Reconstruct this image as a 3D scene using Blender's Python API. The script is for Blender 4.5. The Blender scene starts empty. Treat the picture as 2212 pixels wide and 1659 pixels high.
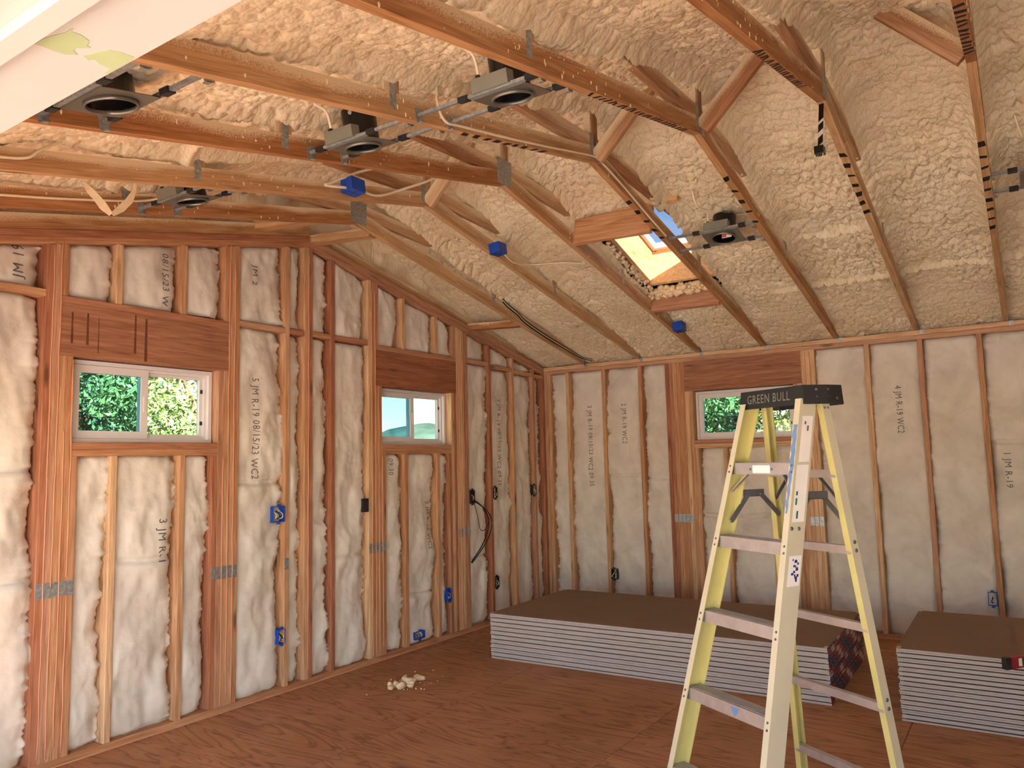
import bpy, bmesh, math, random
import numpy as np
from mathutils import Matrix, Vector
random.seed(7); RNG = np.random.default_rng(7)
SC = bpy.context.scene
COL = SC.collection

# ------------------------------------------------------------------ camera
CAM = (6.9238, 4.2208, 1.4854); YAW, PIT, ROL, FPX = 3.7308, 0.1001, -0.0236, 1663.39
def cam_axes():
    f = Vector((math.cos(YAW)*math.cos(PIT), math.sin(YAW)*math.cos(PIT), math.sin(PIT)))
    r = f.cross(Vector((0, 0, 1))).normalized(); u = r.cross(f)
    return r*math.cos(ROL)+u*math.sin(ROL), u*math.cos(ROL)-r*math.sin(ROL), f
_r, _u, _f = cam_axes()
cd = bpy.data.cameras.new('camera'); cam = bpy.data.objects.new('camera', cd); COL.objects.link(cam)
cd.sensor_fit = 'HORIZONTAL'; cd.sensor_width = 36; cd.lens = FPX/2212*36; cd.clip_start = .05; cd.clip_end = 2000
cam.matrix_world = Matrix(((_r.x, _u.x, -_f.x, CAM[0]), (_r.y, _u.y, -_f.y, CAM[1]), (_r.z, _u.z, -_f.z, CAM[2]), (0, 0, 0, 1)))
SC.camera = cam

# ------------------------------------------------------------------ light
SUN_AZ, SUN_EL, SUN_E, SKY_E, EXPO = math.radians(72), math.radians(31), 11.5, 0.10, 3.06
w = bpy.data.worlds.new('world'); SC.world = w; w.use_nodes = True
nt = w.node_tree; nt.nodes.clear()
sky = nt.nodes.new('ShaderNodeTexSky'); sky.sky_type = 'NISHITA'; sky.sun_disc = False
sky.sun_elevation = SUN_EL; sky.sun_rotation = math.pi/2-SUN_AZ; sky.altitude = 300; sky.dust_density = .4
bg = nt.nodes.new('ShaderNodeBackground'); bg.inputs[1].default_value = SKY_E
wo = nt.nodes.new('ShaderNodeOutputWorld'); nt.links.new(sky.outputs[0], bg.inputs[0]); nt.links.new(bg.outputs[0], wo.inputs[0])
sd = bpy.data.lights.new('sun', 'SUN'); sd.energy = SUN_E; sd.angle = .01; sd.color = (1, .95, .87)
so = bpy.data.objects.new('sun', sd); COL.objects.link(so)
sdir = Vector((math.cos(SUN_AZ)*math.cos(SUN_EL), math.sin(SUN_AZ)*math.cos(SUN_EL), math.sin(SUN_EL)))
so.rotation_euler = sdir.to_track_quat('Z', 'Y').to_euler(); so.location = sdir*30
vs = SC.view_settings; vs.view_transform = 'Standard'; vs.look = 'None'; vs.gamma = 1; vs.use_curve_mapping = False; vs.exposure = EXPO
cy = SC.cycles; cy.max_bounces = 5; cy.diffuse_bounces = 5; cy.glossy_bounces = 2; cy.transmission_bounces = 2
cy.transparent_max_bounces = 8; cy.caustics_reflective = False; cy.caustics_refractive = False
cy.use_denoising = True; cy.use_adaptive_sampling = True; cy.adaptive_threshold = .06; cy.adaptive_min_samples = 16; cy.sample_clamp_indirect = 6

# ------------------------------------------------------------------ constants
W, H, M, L = 6.405, 2.46, .2113, 6.2           # room width, plate height, ceiling slope, length
XR = W/2
TY = [.476+.6096*k for k in range(8)]           # truss positions
OPEN = (.55, 5.4)                                # door opening along y
HEAD = 2.01
def ceil_z(x): return H+M*min(x, W-x)
def foam_z(x): return 2.50+.31*np.minimum(x, W-x)

# ------------------------------------------------------------------ materials
def srgb(r, g, b):
    f = lambda c: (c/255)/12.92 if c/255 <= .04045 else ((c/255+.055)/1.055)**2.4
    return (f(r), f(g), f(b), 1)
class NT:
    def __init__(s, name, rough=.6, spec=.3, metal=0):
        s.m = bpy.data.materials.new(name); s.m.use_nodes = True; s.t = s.m.node_tree
        s.b = s.t.nodes['Principled BSDF']; s.b.inputs['Roughness'].default_value = rough
        s.b.inputs['Specular IOR Level'].default_value = spec; s.b.inputs['Metallic'].default_value = metal
    def n(s, ty, ins=None, **kw):
        nd = s.t.nodes.new('ShaderNode'+ty)
        for k, v in kw.items(): setattr(nd, k, v)
        for k, v in (ins or {}).items():
            if hasattr(v, 'is_output') or isinstance(v, bpy.types.NodeSocket): s.t.links.new(v, nd.inputs[k])
            else: nd.inputs[k].default_value = v
        return nd
    def link(s, a, b): s.t.links.new(a, b)
    def coord(s, scale=(1, 1, 1), kind='Object', rand=True):
        tc = s.n('TexCoord'); out = tc.outputs[kind]
        if rand:
            oi = s.n('ObjectInfo'); sc_ = s.n('VectorMath', {0: out}, operation='ADD')
            mu = s.n('VectorMath', {0: oi.outputs['Random'], 1: (37.1, 17.3, 91.7)}, operation='MULTIPLY')
            s.link(mu.outputs[0], sc_.inputs[1]); out = sc_.outputs[0]
        mp = s.n('Mapping', {'Vector': out, 'Scale': scale}); return mp.outputs[0]
    def noise(s, v, scale, detail=3, rough=.55, dist=0):
        return s.n('TexNoise', {'Vector': v, 'Scale': scale, 'Detail': detail, 'Roughness': rough, 'Distortion': dist}).outputs['Fac']
    def ramp(s, fac, stops):
        r = s.n('ValToRGB', {'Fac': fac}); el = r.color_ramp.elements
        while len(el) < len(stops): el.new(.5)
        for e_, (p, c) in zip(el, stops): e_.position = p; e_.color = c
        return r.outputs[0]
    def mix(s, fac, a, b, mode='MIX'):
        nd = s.n('Mix', data_type='RGBA', blend_type=mode)
        for sock, v in ((nd.inputs[0], fac), (nd.inputs[6], a), (nd.inputs[7], b)):
            if isinstance(v, bpy.types.NodeSocket): s.link(v, sock)
            else: sock.default_value = v
        return nd.outputs[2]
    def math(s, op, a, b=0.0, c=0.0):
        nd = s.n('Math', {0: a, 1: b, 2: c}, operation=op); return nd.outputs[0]
    def bump(s, h, dist, strength=1):
        bp = s.n('Bump', {'Height': h, 'Distance': dist, 'Strength': strength}); s.link(bp.outputs[0], s.b.inputs['Normal'])
    def base(s, c):
        if isinstance(c, bpy.types.NodeSocket): s.link(c, s.b.inputs['Base Color'])
        else: s.b.inputs['Base Color'].default_value = c
        return s
MAT = {}
def flat(name, c, rough=.6, spec=.3, metal=0, vary=.12, sc=9):
    n = NT(name, rough, spec, metal); v = n.coord(); f = n.noise(v, sc, 3)
    lo = tuple(x*(1-vary) for x in c[:3])+(1,); hi = tuple(min(1, x*(1+vary)) for x in c[:3])+(1,)
    n.base(n.ramp(f, [(.3, lo), (.7, hi)])); MAT[name] = n.m; return n.m
def wood(name, c0, c1, c2, spray=0, knots=True):
    n = NT(name, .62, .25)
    v = n.coord((1.1, 16, 16)); g = n.noise(v, 2.2, 3, .62, .9)
    col = n.ramp(g, [(.28, c0), (.5, c1), (.74, c2)])
    fine = n.noise(n.coord((4, 160, 160)), 1.5, 1)
    col = n.mix(.35, col, n.ramp(fine, [(.35, (.35, .3, .27, 1)), (.6, (1, 1, 1, 1))]), 'MULTIPLY')
    oi = n.n('ObjectInfo'); hv = n.n('HueSaturation', {'Color': col, 'Hue': n.math('MULTIPLY_ADD', oi.outputs['Random'], .022, .489),
        'Saturation': n.math('MULTIPLY_ADD', oi.outputs['Random'], -.2, 1.08), 'Value': n.math('MULTIPLY_ADD', oi.outputs['Random'], .4, .8)})
    col = hv.outputs[0]
    if knots:
        vo = n.n('TexVoronoi', {'Vector': n.coord((1.6, 7, 7)), 'Scale': 1.0, 'Randomness': 1}, feature='F1')
        k = n.ramp(vo.outputs['Distance'], [(.05, (1, 1, 1, 1)), (.13, (0, 0, 0, 1))])
        col = n.mix(n.math('MULTIPLY', k, .75), col, tuple(x*.22 for x in c0[:3])+(1,))
    if spray:                                      # foam mist on the upper part of roof timbers
        sp = n.n('SeparateXYZ', {0: n.n('TexCoord').outputs['Generated']})
        big = n.noise(n.coord((1.2, 3, 3)), 1.4, 3); dots = n.noise(n.coord((1, 1, 1)), 260, 2)
        e1 = n.math('MULTIPLY_ADD', sp.outputs[2], 1.1, -.95+spray); e2 = n.math('MULTIPLY_ADD', big, 1.5, -.62)
        mk = n.math('ADD', e1, e2); mk = n.math('ADD', mk, n.math('MULTIPLY_ADD', dots, 1.3, -.65))
        mk = n.ramp(mk, [(.3, (0, 0, 0, 1)), (.62, (1, 1, 1, 1))])
        col = n.mix(n.math('MULTIPLY', mk, .85), col, srgb(226, 204, 168))
    n.base(col); n.bump(g, .002, .5); MAT[name] = n.m
wood('fir', srgb(176, 124, 84), srgb(206, 156, 112), srgb(224, 182, 140))
wood('fir_red', srgb(156, 102, 72), srgb(184, 128, 94), srgb(204, 150, 114))
wood('fir_head', srgb(142, 90, 62), srgb(166, 110, 78), srgb(186, 130, 94))
wood('fir_spray', srgb(160, 110, 68), srgb(188, 138, 90), srgb(206, 160, 112), spray=.34)
wood('fir_web', srgb(160, 116, 80), srgb(188, 142, 102), srgb(206, 164, 124), spray=.52)
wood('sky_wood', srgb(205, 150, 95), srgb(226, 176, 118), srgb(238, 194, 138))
def m_foam():
    n = NT('foam', .5, .35); v = n.coord((1, 1.25, 1), rand=False)
    b = n.n('TexVoronoi', {'Vector': v, 'Scale': 62.0}, feature='F1', voronoi_dimensions='2D').outputs['Distance']
    c = n.ramp(n.noise(v, 2.1, 3), [(.3, srgb(222, 200, 164)), (.7, srgb(240, 222, 190))])
    n.base(c); n.bump(n.math('MULTIPLY', b, -1.0), .006, .5); MAT['foam'] = n.m
m_foam()
def m_batt():
    n = NT('batt', .95, .05); v = n.coord((1, 1, 1)); f = n.noise(v, 4, 3, .6, .4); g = n.noise(v, 60, 2, .7)
    c = n.ramp(f, [(.25, srgb(204, 192, 176)), (.55, srgb(222, 211, 195)), (.8, srgb(232, 223, 209))])
    sp = n.ramp(n.noise(v, 34, 2), [(.17, (.4, .35, .3, 1)), (.23, (1, 1, 1, 1))]); c = n.mix(.5, c, sp, 'MULTIPLY')
    n.base(c); n.bump(n.math('ADD', n.math('MULTIPLY', f, .9), n.math('MULTIPLY', g, .14)), .02, .42)
    n.b.inputs['Sheen Weight'].default_value = .15; MAT['batt'] = n.m
m_batt()
def m_ply():
    n = NT('plywood', .6, .25); v = n.coord((2.6, .42, 1)); d = n.noise(v, 1.5, 4, .5, 1.0)
    g = n.math('FRACT', n.math('MULTIPLY', d, 13.0)); g = n.math('ABSOLUTE', n.math('SUBTRACT', g, .5))
    c = n.ramp(g, [(.02, srgb(158, 108, 72)), (.14, srgb(188, 134, 92)), (.5, srgb(198, 144, 102))])
    st = n.ramp(n.noise(n.coord((1, 2, 1)), .9, 4), [(.35, srgb(205, 190, 178)), (.7, (1, 1, 1, 1))]); c = n.mix(.6, c, st, 'MULTIPLY')
    vo = n.n('TexVoronoi', {'Vector': n.coord((7.5, 2.6, 1)), 'Scale': 1.15}, feature='F1').outputs['Distance']
    c = n.mix(n.math('MULTIPLY', n.ramp(vo, [(.06, (1, 1, 1, 1)), (.16, (0, 0, 0, 1))]), .6), c, srgb(110, 70, 48))
    c = n.mix(.3, c, n.ramp(n.noise(n.coord((120, 3, 1)), 1.5, 2), [(.35, (.5, .45, .4, 1)), (.6, (1, 1, 1, 1))]), 'MULTIPLY')
    n.base(c); n.bump(g, .0015, .4); MAT['plywood'] = n.m
m_ply()
flat('white_vinyl', srgb(222, 214, 210), .4, .4, vary=.03)
flat('white_paint', srgb(172, 163, 154), .45, .4, vary=.02)
flat('green_paint', srgb(150, 154, 112), .6, vary=.06)
flat('board_paper', srgb(140, 116, 96), .8, .15, vary=.07, sc=3)
flat('board_edge', srgb(188, 175, 167), .8, .15, vary=.07, sc=14)
flat('tape_red', srgb(150, 26, 30), .6); flat('tape_blue', srgb(52, 52, 92), .6); flat('tape_white', srgb(206, 192, 182), .6)
flat('aluminium', srgb(196, 186, 182), .42, .5, .75, vary=.1, sc=20)
flat('galvanised', srgb(160, 162, 160), .45, .5, .6, vary=.3, sc=60)
flat('dark_steel', srgb(104, 102, 102), .45, .5, .5, vary=.2)
flat('fibreglass', srgb(208, 192, 122), .5, .35, vary=.08, sc=6)
flat('fibreglass_pale', srgb(200, 187, 158), .5, .35, vary=.05, sc=6)
flat('black_plastic', srgb(34, 32, 34), .5, .4, vary=.15)
flat('black_gloss', srgb(10, 10, 11), .3, .5, vary=.1)
flat('blue_plastic', srgb(22, 72, 168), .45, .4, vary=.1); flat('blue_paint', srgb(108, 134, 172), .6, vary=.15)
flat('cable_white', srgb(232, 216, 186), .5, vary=.06); flat('cable_black', srgb(28, 24, 24), .5)
flat('copper', srgb(170, 96, 60), .4, .5, .8); flat('can_grey', srgb(136, 134, 120), .45, .5, .4, vary=.06)
flat('plate_grey', srgb(124, 118, 108), .38, .5, .6, vary=.12)
flat('sealant', srgb(216, 152, 118), .5, vary=.05); flat('ink', srgb(104, 96, 92), .8, vary=.2); flat('spray_black', srgb(30, 22, 18), .7, vary=.2)
flat('stain', srgb(104, 62, 40), .7, vary=.3, sc=40); flat('red_paint', srgb(160, 34, 44), .4, .4, vary=.08); flat('vial', srgb(214, 220, 190), .2, .5)
flat('label_white', srgb(238, 226, 216), .6, vary=.05); flat('label_green', srgb(20, 120, 96), .6); flat('label_blue', srgb(36, 50, 120), .6); flat('label_orange', srgb(235, 110, 70), .5)
flat('bounce_pale', srgb(186, 182, 176), .85, .1, vary=.08, sc=3); flat('earth', srgb(126, 108, 78), .9, .1, vary=.2, sc=1)
flat('dim_bounce_ground', srgb(112, 110, 108), .8, .1, vary=.15, sc=4); flat('shingle', srgb(90, 84, 78), .9, .1); flat('sheathing', srgb(170, 128, 84), .8, .1, vary=.1)
flat('bark', srgb(84, 66, 50), .9, .1, vary=.25); flat('hill', srgb(56, 70, 66), .9, .05, vary=.3, sc=.2)
flat('foam_bit', srgb(232, 206, 166), .6, vary=.08, sc=30)
def m_leaf(name, a, b, c):
    n = NT(name, .5, .3); oi = n.n('TexCoord'); f = n.noise(oi.outputs['Object'], 3.1, 4, .7)
    n.base(n.ramp(f, [(.32, a), (.5, b), (.68, c)])); MAT[name] = n.m
m_leaf('leaf_green', srgb(52, 78, 60), srgb(100, 122, 72), srgb(142, 156, 94))
m_leaf('leaf_yellow', srgb(94, 106, 62), srgb(140, 146, 88), srgb(170, 164, 110))
m_leaf('leaf_dark', srgb(38, 58, 56), srgb(68, 90, 68), srgb(104, 122, 80))
def m_glass(name='glass', tint=(.70, .76, .70, 1)):
    n = NT(name); t = n.t; tr = n.n('BsdfTransparent'); tr.inputs[0].default_value = tint
    gl = n.n('BsdfGlossy', {'Roughness': .02}); mx = n.n('MixShader', {0: .04}); t.links.new(tr.outputs[0], mx.inputs[1]); t.links.new(gl.outputs[0], mx.inputs[2])
    t.links.new(mx.outputs[0], t.nodes['Material Output'].inputs[0]); MAT[name] = n.m
m_glass('glass_tint', (.36, .52, .54, 1)); m_glass('glass_sky', (.40, .43, .46, 1))
m_glass()

# ------------------------------------------------------------------ object helpers
LOC = {}
def thing(name, loc, label=None, cat=None, group=None, kind=None):
    o = bpy.data.objects.new(name, None); COL.objects.link(o); o.location = loc; o.empty_display_size = .1
    LOC[o] = Matrix.Translation(loc); tag(o, label, cat, group, kind); return o
def tag(o, label=None, cat=None, group=None, kind=None):
    for k, v in (('label', label), ('category', cat), ('group', group), ('kind', kind)):
        if v: o[k] = v
    return o
def link(name, me, parent=None, mw=None):
    o = bpy.data.objects.new(name, me); COL.objects.link(o); mw = mw or Matrix()
    LOC[o] = mw
    if parent is not None:
        o.parent = parent; o.matrix_local = LOC[parent].inverted() @ mw
    else: o.matrix_world = mw
    return o
def setmat(me, mats):
    for m in (mats if isinstance(mats, (list, tuple)) else [mats]): me.materials.append(MAT[m])
def pymesh(name, vs_, fs, mat, parent=None, mw=None, smooth=False, mi=None):
    me = bpy.data.meshes.new(name); me.from_pydata([tuple(v) for v in vs_], [], fs); setmat(me, mat)
    if mi is not None: me.polygons.foreach_set('material_index', mi)
    if smooth: me.polygons.foreach_set('use_smooth', [True]*len(me.polygons))
    me.update(); return link(name, me, parent, mw)
BOXF = [(0, 3, 2, 1), (4, 5, 6, 7), (0, 1, 5, 4), (1, 2, 6, 5), (2, 3, 7, 6), (3, 0, 4, 7)]
class MB:
    def __init__(s): s.v = []; s.f = []; s.mi = []; s.cm = 0
    def add(s, vs_, fs):
        o = len(s.v); s.v += [tuple(v) for v in vs_]; s.f += [tuple(i+o for i in f) for f in fs]; s.mi += [s.cm]*len(fs); return s
    def m(s, i): s.cm = i; return s
    def box(s, lo, hi, fn=None):
        (a, b, c), (d, e, f) = lo, hi
        vs_ = [(a, b, c), (d, b, c), (d, e, c), (a, e, c), (a, b, f), (d, b, f), (d, e, f), (a, e, f)]
        return s.add([fn(*v) for v in vs_] if fn else vs_, BOXF)
    def cyl(s, p0, p1, r0, r1=None, n=14, caps=True):
        r1 = r0 if r1 is None else r1; p0 = Vector(p0); p1 = Vector(p1); d = (p1-p0).normalized()
        a = d.orthogonal().normalized(); b = d.cross(a); vs_ = []
        for p, r in ((p0, r0), (p1, r1)):
            vs_ += [p+(a*math.cos(2*math.pi*i/n)+b*math.sin(2*math.pi*i/n))*r for i in range(n)]
        fs = [(i, (i+1) % n, n+(i+1) % n, n+i) for i in range(n)]
        if caps: fs += [tuple(range(n-1, -1, -1)), tuple(range(n, 2*n))]
        return s.add(vs_, fs)
    def tube(s, pts, r, n=8, sub=6):
        P = [Vector(p) for p in pts]; Q = []
        for i in range(len(P)-1):
            a, b, c, d = P[max(i-1, 0)], P[i], P[i+1], P[min(i+2, len(P)-1)]
            for k in range(sub):
                t = k/sub; Q.append(.5*((2*b)+(c-a)*t+(2*a-5*b+4*c-d)*t*t+(3*b-a-3*c+d)*t**3))
        Q.append(P[-1]); vs_ = []
        for i, q in enumerate(Q):
            d = (Q[min(i+1, len(Q)-1)]-Q[max(i-1, 0)]).normalized()
            a = Vector((0, 0, 1)).cross(d); a = a.normalized() if a.length > .05 else Vector((1, 0, 0)); b = d.cross(a).normalized()
            vs_ += [q+(a*math.cos(2*math.pi*j/n)+b*math.sin(2*math.pi*j/n))*r for j in range(n)]
        fs = [(i*n+j, i*n+(j+1) % n, (i+1)*n+(j+1) % n, (i+1)*n+j) for i in range(len(Q)-1) for j in range(n)]
        fs += [tuple(range(n-1, -1, -1)), tuple(range((len(Q)-1)*n, len(Q)*n))]
        return s.add(vs_, fs)
    def ring(s, c, ax, r0, r1, h, n=28):           # flat washer of height h
        c = Vector(c); ax = Vector(ax).normalized(); a = ax.orthogonal().normalized(); b = ax.cross(a); vs_ = []
        for r, z in ((r0, 0), (r1, 0), (r1, h), (r0, h)):
            vs_ += [c+ax*z+(a*math.cos(2*math.pi*i/n)+b*math.sin(2*math.pi*i/n))*r for i in range(n)]
        return s.add(vs_, [(k*n+i, k*n+(i+1) % n, ((k+1) % 4)*n+(i+1) % n, ((k+1) % 4)*n+i) for k in range(4) for i in range(n)])
    def build(s, name, mat, parent=None, mw=None, smooth=False):
        return pymesh(name, s.v, s.f, mat, parent, mw, smooth, s.mi if isinstance(mat, (list, tuple)) else None)
LCACHE = {}
def lumber(name, p0, p1, w_, d_, up, mat, parent, cut=None):
    """board from p0 to p1 (centre line), w_ across, d_ along up; local X is the grain"""
    p0, p1 = Vector(p0), Vector(p1); x = (p1-p0); ln = x.length; x.normalize()
    y = Vector(up).cross(x).normalized(); z = x.cross(y)
    key = (round(ln, 3), round(w_, 4), round(d_, 4), mat); me = LCACHE.get(key)
    if me is None:
        m_ = MB(); b = .0025; l2, w2, d2 = ln/2, w_/2, d_/2       # eased edges
        prof = [(-w2+b, -d2), (w2-b, -d2), (w2, -d2+b), (w2, d2-b), (w2-b, d2), (-w2+b, d2), (-w2, d2-b), (-w2, -d2+b)]
        vs_ = [(-l2, a, c) for a, c in prof]+[(l2, a, c) for a, c in prof]
        m_.add(vs_, [(i, (i+1) % 8, 8+(i+1) % 8, 8+i) for i in range(8)]+[tuple(range(7, -1, -1)), tuple(range(8, 16))])
        me = bpy.data.meshes.new(name); me.from_pydata(m_.v, [], m_.f); setmat(me, mat); me.update(); LCACHE[key] = me
    c = (p0+p1)/2
    mw = Matrix(((x.x, y.x, z.x, c.x), (x.y, y.y, z.y, c.y), (x.z, y.z, z.z, c.z), (0, 0, 0, 1)))
    return link(name, me, parent, mw)
# ------------------------------------------------------------------ noise
PERM = RNG.permutation(512); GR = RNG.normal(size=(512, 2)); GR /= np.linalg.norm(GR, axis=1)[:, None]
def perlin(x, y):
    x = np.asarray(x, float); y = np.asarray(y, float); xi = np.floor(x).astype(int); yi = np.floor(y).astype(int); fx = x-xi; fy = y-yi
    def g(i, j, dx, dy):
        q = GR[PERM[(PERM[(xi+i) & 511]+yi+j) & 511]]; return q[..., 0]*dx+q[..., 1]*dy
    u = fx**3*(fx*(fx*6-15)+10); v = fy**3*(fy*(fy*6-15)+10)
    a = g(0, 0, fx, fy); b = g(1, 0, fx-1, fy); c = g(0, 1, fx, fy-1); d = g(1, 1, fx-1, fy-1)
    return (a*(1-u)+b*u)*(1-v)+(c*(1-u)+d*u)*v
def gridfaces(nu, nv, keep=None):
    i, j = np.meshgrid(np.arange(nu-1), np.arange(nv-1), indexing='ij'); a = (i*nv+j)
    f = np.stack([a, a+nv, a+nv+1, a+1], -1).reshape(-1, 4)
    return f if keep is None else f[keep.reshape(-1)]
def npmesh(name, V, F, mat, parent=None, smooth=True, flip=False):
    me = bpy.data.meshes.new(name)
    if flip: F = F[:, ::-1]
    me.vertices.add(len(V)); me.vertices.foreach_set('co', V.astype(np.float32).ravel())
    me.loops.add(F.size); me.loops.foreach_set('vertex_index', F.astype(np.int32).ravel())
    me.polygons.add(len(F)); me.polygons.foreach_set('loop_start', np.arange(0, F.size, 4, dtype=np.int32))
    me.update(calc_edges=True); me.polygons.foreach_set('use_smooth', np.full(len(F), smooth)); setmat(me, mat); me.update(); me.validate()
    return link(name, me, parent)

# ================================================================== SETTING
# ---- outside ground
pymesh('ground', [(-300, -300, -.25), (300, -300, -.25), (300, 300, -.25), (-300, 300, -.25)], [(0, 1, 2, 3)], 'earth')['kind'] = 'structure'
MB().box((W+.17, -3, -.24), (W+2.6, 10, -.03)).build('dim_bounce_ground', 'dim_bounce_ground')['kind'] = 'structure'  # unseen dark slab, added so less sun bounces up onto the door head
MB().box((W+2.62, -12, -.24), (W+30, 24, -.06)).build('bright_bounce_ground', 'bounce_pale')['kind'] = 'structure'  # unseen pale slab, added to bounce sunlight deep into the room
# ---- floor of plywood sheets
floor = MB().box((-.15, -.15, -.24), (W+.17, L+.15, -.0185)).build('floor', 'sheathing'); floor['kind'] = 'structure'
ys = [-.14, 1.125, 2.345, 3.565, 4.785, L+.14]
for r in range(5):
    xs = [-.14, 2.21, 4.65, W+.16] if r % 2 == 1 else [-.14, .99, 3.43, 5.87, W+.16]
    for a, b in zip(xs, xs[1:]):
        lumber('plywood_sheet', (a+.0012, (ys[r]+ys[r+1])/2, -.009), (b-.0012, (ys[r]+ys[r+1])/2, -.009), ys[r+1]-ys[r]-.0024, .018, (0, 0, 1), 'plywood', floor)

# ---- framed walls: along-wall a, depth d, height z
GAB = lambda a, d, z: (a, -d, z)
EAV = lambda a, d, z: (-d, a, z)
def sheath(name, fn, a0, a1, ztop, holes, mat='sheathing'):
    m_ = MB(); cuts = sorted({a0, a1, XR if a1 > W-.5 else a0} | {h[0] for h in holes} | {h[1] for h in holes})
    for p, q in zip(cuts, cuts[1:]):
        hs = [h for h in holes if h[0] <= p+1e-6 and h[1] >= q-1e-6]
        segs = [(-.02, hs[0][2]), (hs[0][3], None)] if hs else [(-.02, None)]
        for z0, z1 in segs:
            vs_ = []
            for d in (.141, .155):
                for a, zz in ((p, z0), (q, z0), (q, z1 if z1 else ztop(q)), (p, z1 if z1 else ztop(p))): vs_.append(fn(a, d, zz))
            m_.add(vs_, [(0, 1, 2, 3), (7, 6, 5, 4), (0, 4, 5, 1), (1, 5, 6, 2), (2, 6, 7, 3), (3, 7, 4, 0)])
    o = m_.build(name, mat); o['kind'] = 'structure'; return o
W1, W2, W3 = (3.937, 4.829, 1.642, 2.10), (1.584, 2.459, 1.642, 2.10), (1.625, 2.539, 1.642, 2.10)
gtop = lambda a: 2.385+M*min(max(a, 0), W-a)            # underside of the raked plates
wall_left = sheath('wall_left', GAB, -.155, W+.155, lambda a: foam_z(max(0, min(a, W)))+.25, [W1, W2])
wall_back = sheath('wall_back', EAV, -.14, L+.14, lambda a: 2.66, [W3])
def stud(fn, par, a0, z0, z1, mat='fir', name='stud', w_=.038, dep=.139):
    d = fn(0, 1, 0); return lumber(name, fn(a0+w_/2, dep/2, z0), fn(a0+w_/2, dep/2, z1), w_, dep, d, mat, par)
def flatb(fn, par, a0, a1, z0, z1, name, mat='fir', dep=.139, d0=0):
    return lumber(name, fn(a0, d0+dep/2, (z0+z1)/2), fn(a1, d0+dep/2, (z0+z1)/2), dep, z1-z0, (0, 0, 1), mat, par)
rw = lambda: random.choice(['fir', 'fir', 'fir_red'])
# gable wall members
G = wall_left
kings = [(4.905, 'fir_red'), (4.943, 'fir_red'), (3.785, 'fir'), (3.823, 'fir'), (2.535, 'fir'), (2.573, 'fir'), (1.470, 'fir'), (1.432, 'fir'), (1.394, 'fir'), (1.338, 'fir_red'),
         (3.375, 'fir'), (3.168, 'fir_red'), (3.206, 'fir'), (2.956, 'fir_red'), (.97, 'fir_red'), (.575, 'fir'), (.195, 'fir_red'), (.0, 'fir_red'),
         (5.36, 'fir'), (5.77, 'fir'), (6.18, 'fir'), (6.367, 'fir')]
for a, m_ in kings: stud(GAB, G, a, .038, gtop(a+.019)-.002, m_)
for a in (4.867, 4.829, 3.861, 3.899, 2.497, 2.459, 1.508, 1.546): stud(GAB, G, a, .038, 2.10, rw(), 'jack_stud')
for a in (4.791, 3.937, 2.421, 1.584): stud(GAB, G, a, .038, 1.566, rw(), 'cripple_stud')
for a in (4.573, 4.158, 2.160, 1.752): stud(GAB, G, a, .038, 1.566, rw(), 'cripple_stud')
for a in (4.867, 4.57, 4.166, 3.861, 2.497, 2.18, 1.76, 1.508): stud(GAB, G, a, 2.424, gtop(a+.019)-.002, rw(), 'cripple_stud')
for a0, a1 in ((3.861, 4.905), (1.508, 2.535)):
    flatb(GAB, G, a0, a1, 2.10, 2.386, 'header', 'fir_head'); flatb(GAB, G, a0, a1, 2.386, 2.424, 'header_plate', 'fir_red')
for a0, a1 in ((W1[0], W1[1]), (W2[0], W2[1])):
    flatb(GAB, G, a0, a1, 1.604, 1.642, 'sill_plate', 'fir_red'); flatb(GAB, G, a0, a1, 1.566, 1.604, 'sill_plate', 'fir')
for a0, a1, z in ((4.981, 5.36, 2.405), (5.398, 5.77, 2.405), (5.808, 6.18, 2.40), (3.413, 3.785, 2.405), (3.244, 3.375, 2.405), (2.994, 3.168, 2.41), (2.611, 2.956, 2.41),
                 (1.008, 1.338, 2.392), (.613, .97, 2.37), (.233, .575, 2.35), (.038, .195, 2.34)):
    flatb(GAB, G, a0, a1, z, z+.038, 'blocking', rw())
flatb(GAB, G, 0, W, 0, .038, 'bottom_plate', 'fir')
for i, (s0, m_) in enumerate(((0, 'fir_red'), (.039, 'fir_red'))):     # doubled raked plates
    for sgn in (0, 1):
        x0, x1 = (-.02, XR) if sgn == 0 else (W+.02, XR); k = lambda x: 2.385+M*min(x, W-x)+s0+.0195
        lumber('raked_plate', (x0, -.0695, k(x0)), (x1, -.0695, k(x1)), .139, .038, (0, 0, 1), 'fir' if (i == 0 and sgn == 1) else m_, G)
for sgn in (0, 1):                                                     # bottom chord of the gable-end truss
    x0, x1 = (.02, XR) if sgn == 0 else (W-.02, XR); k = lambda x: H+M*min(x, W-x)+.046
    lumber('gable_chord', (x0, -.065 if sgn == 0 else -.03, k(x0)), (x1, -.065 if sgn == 0 else -.03, k(x1)), .038, .089, (0, 0, 1), 'fir_spray', G)
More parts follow.
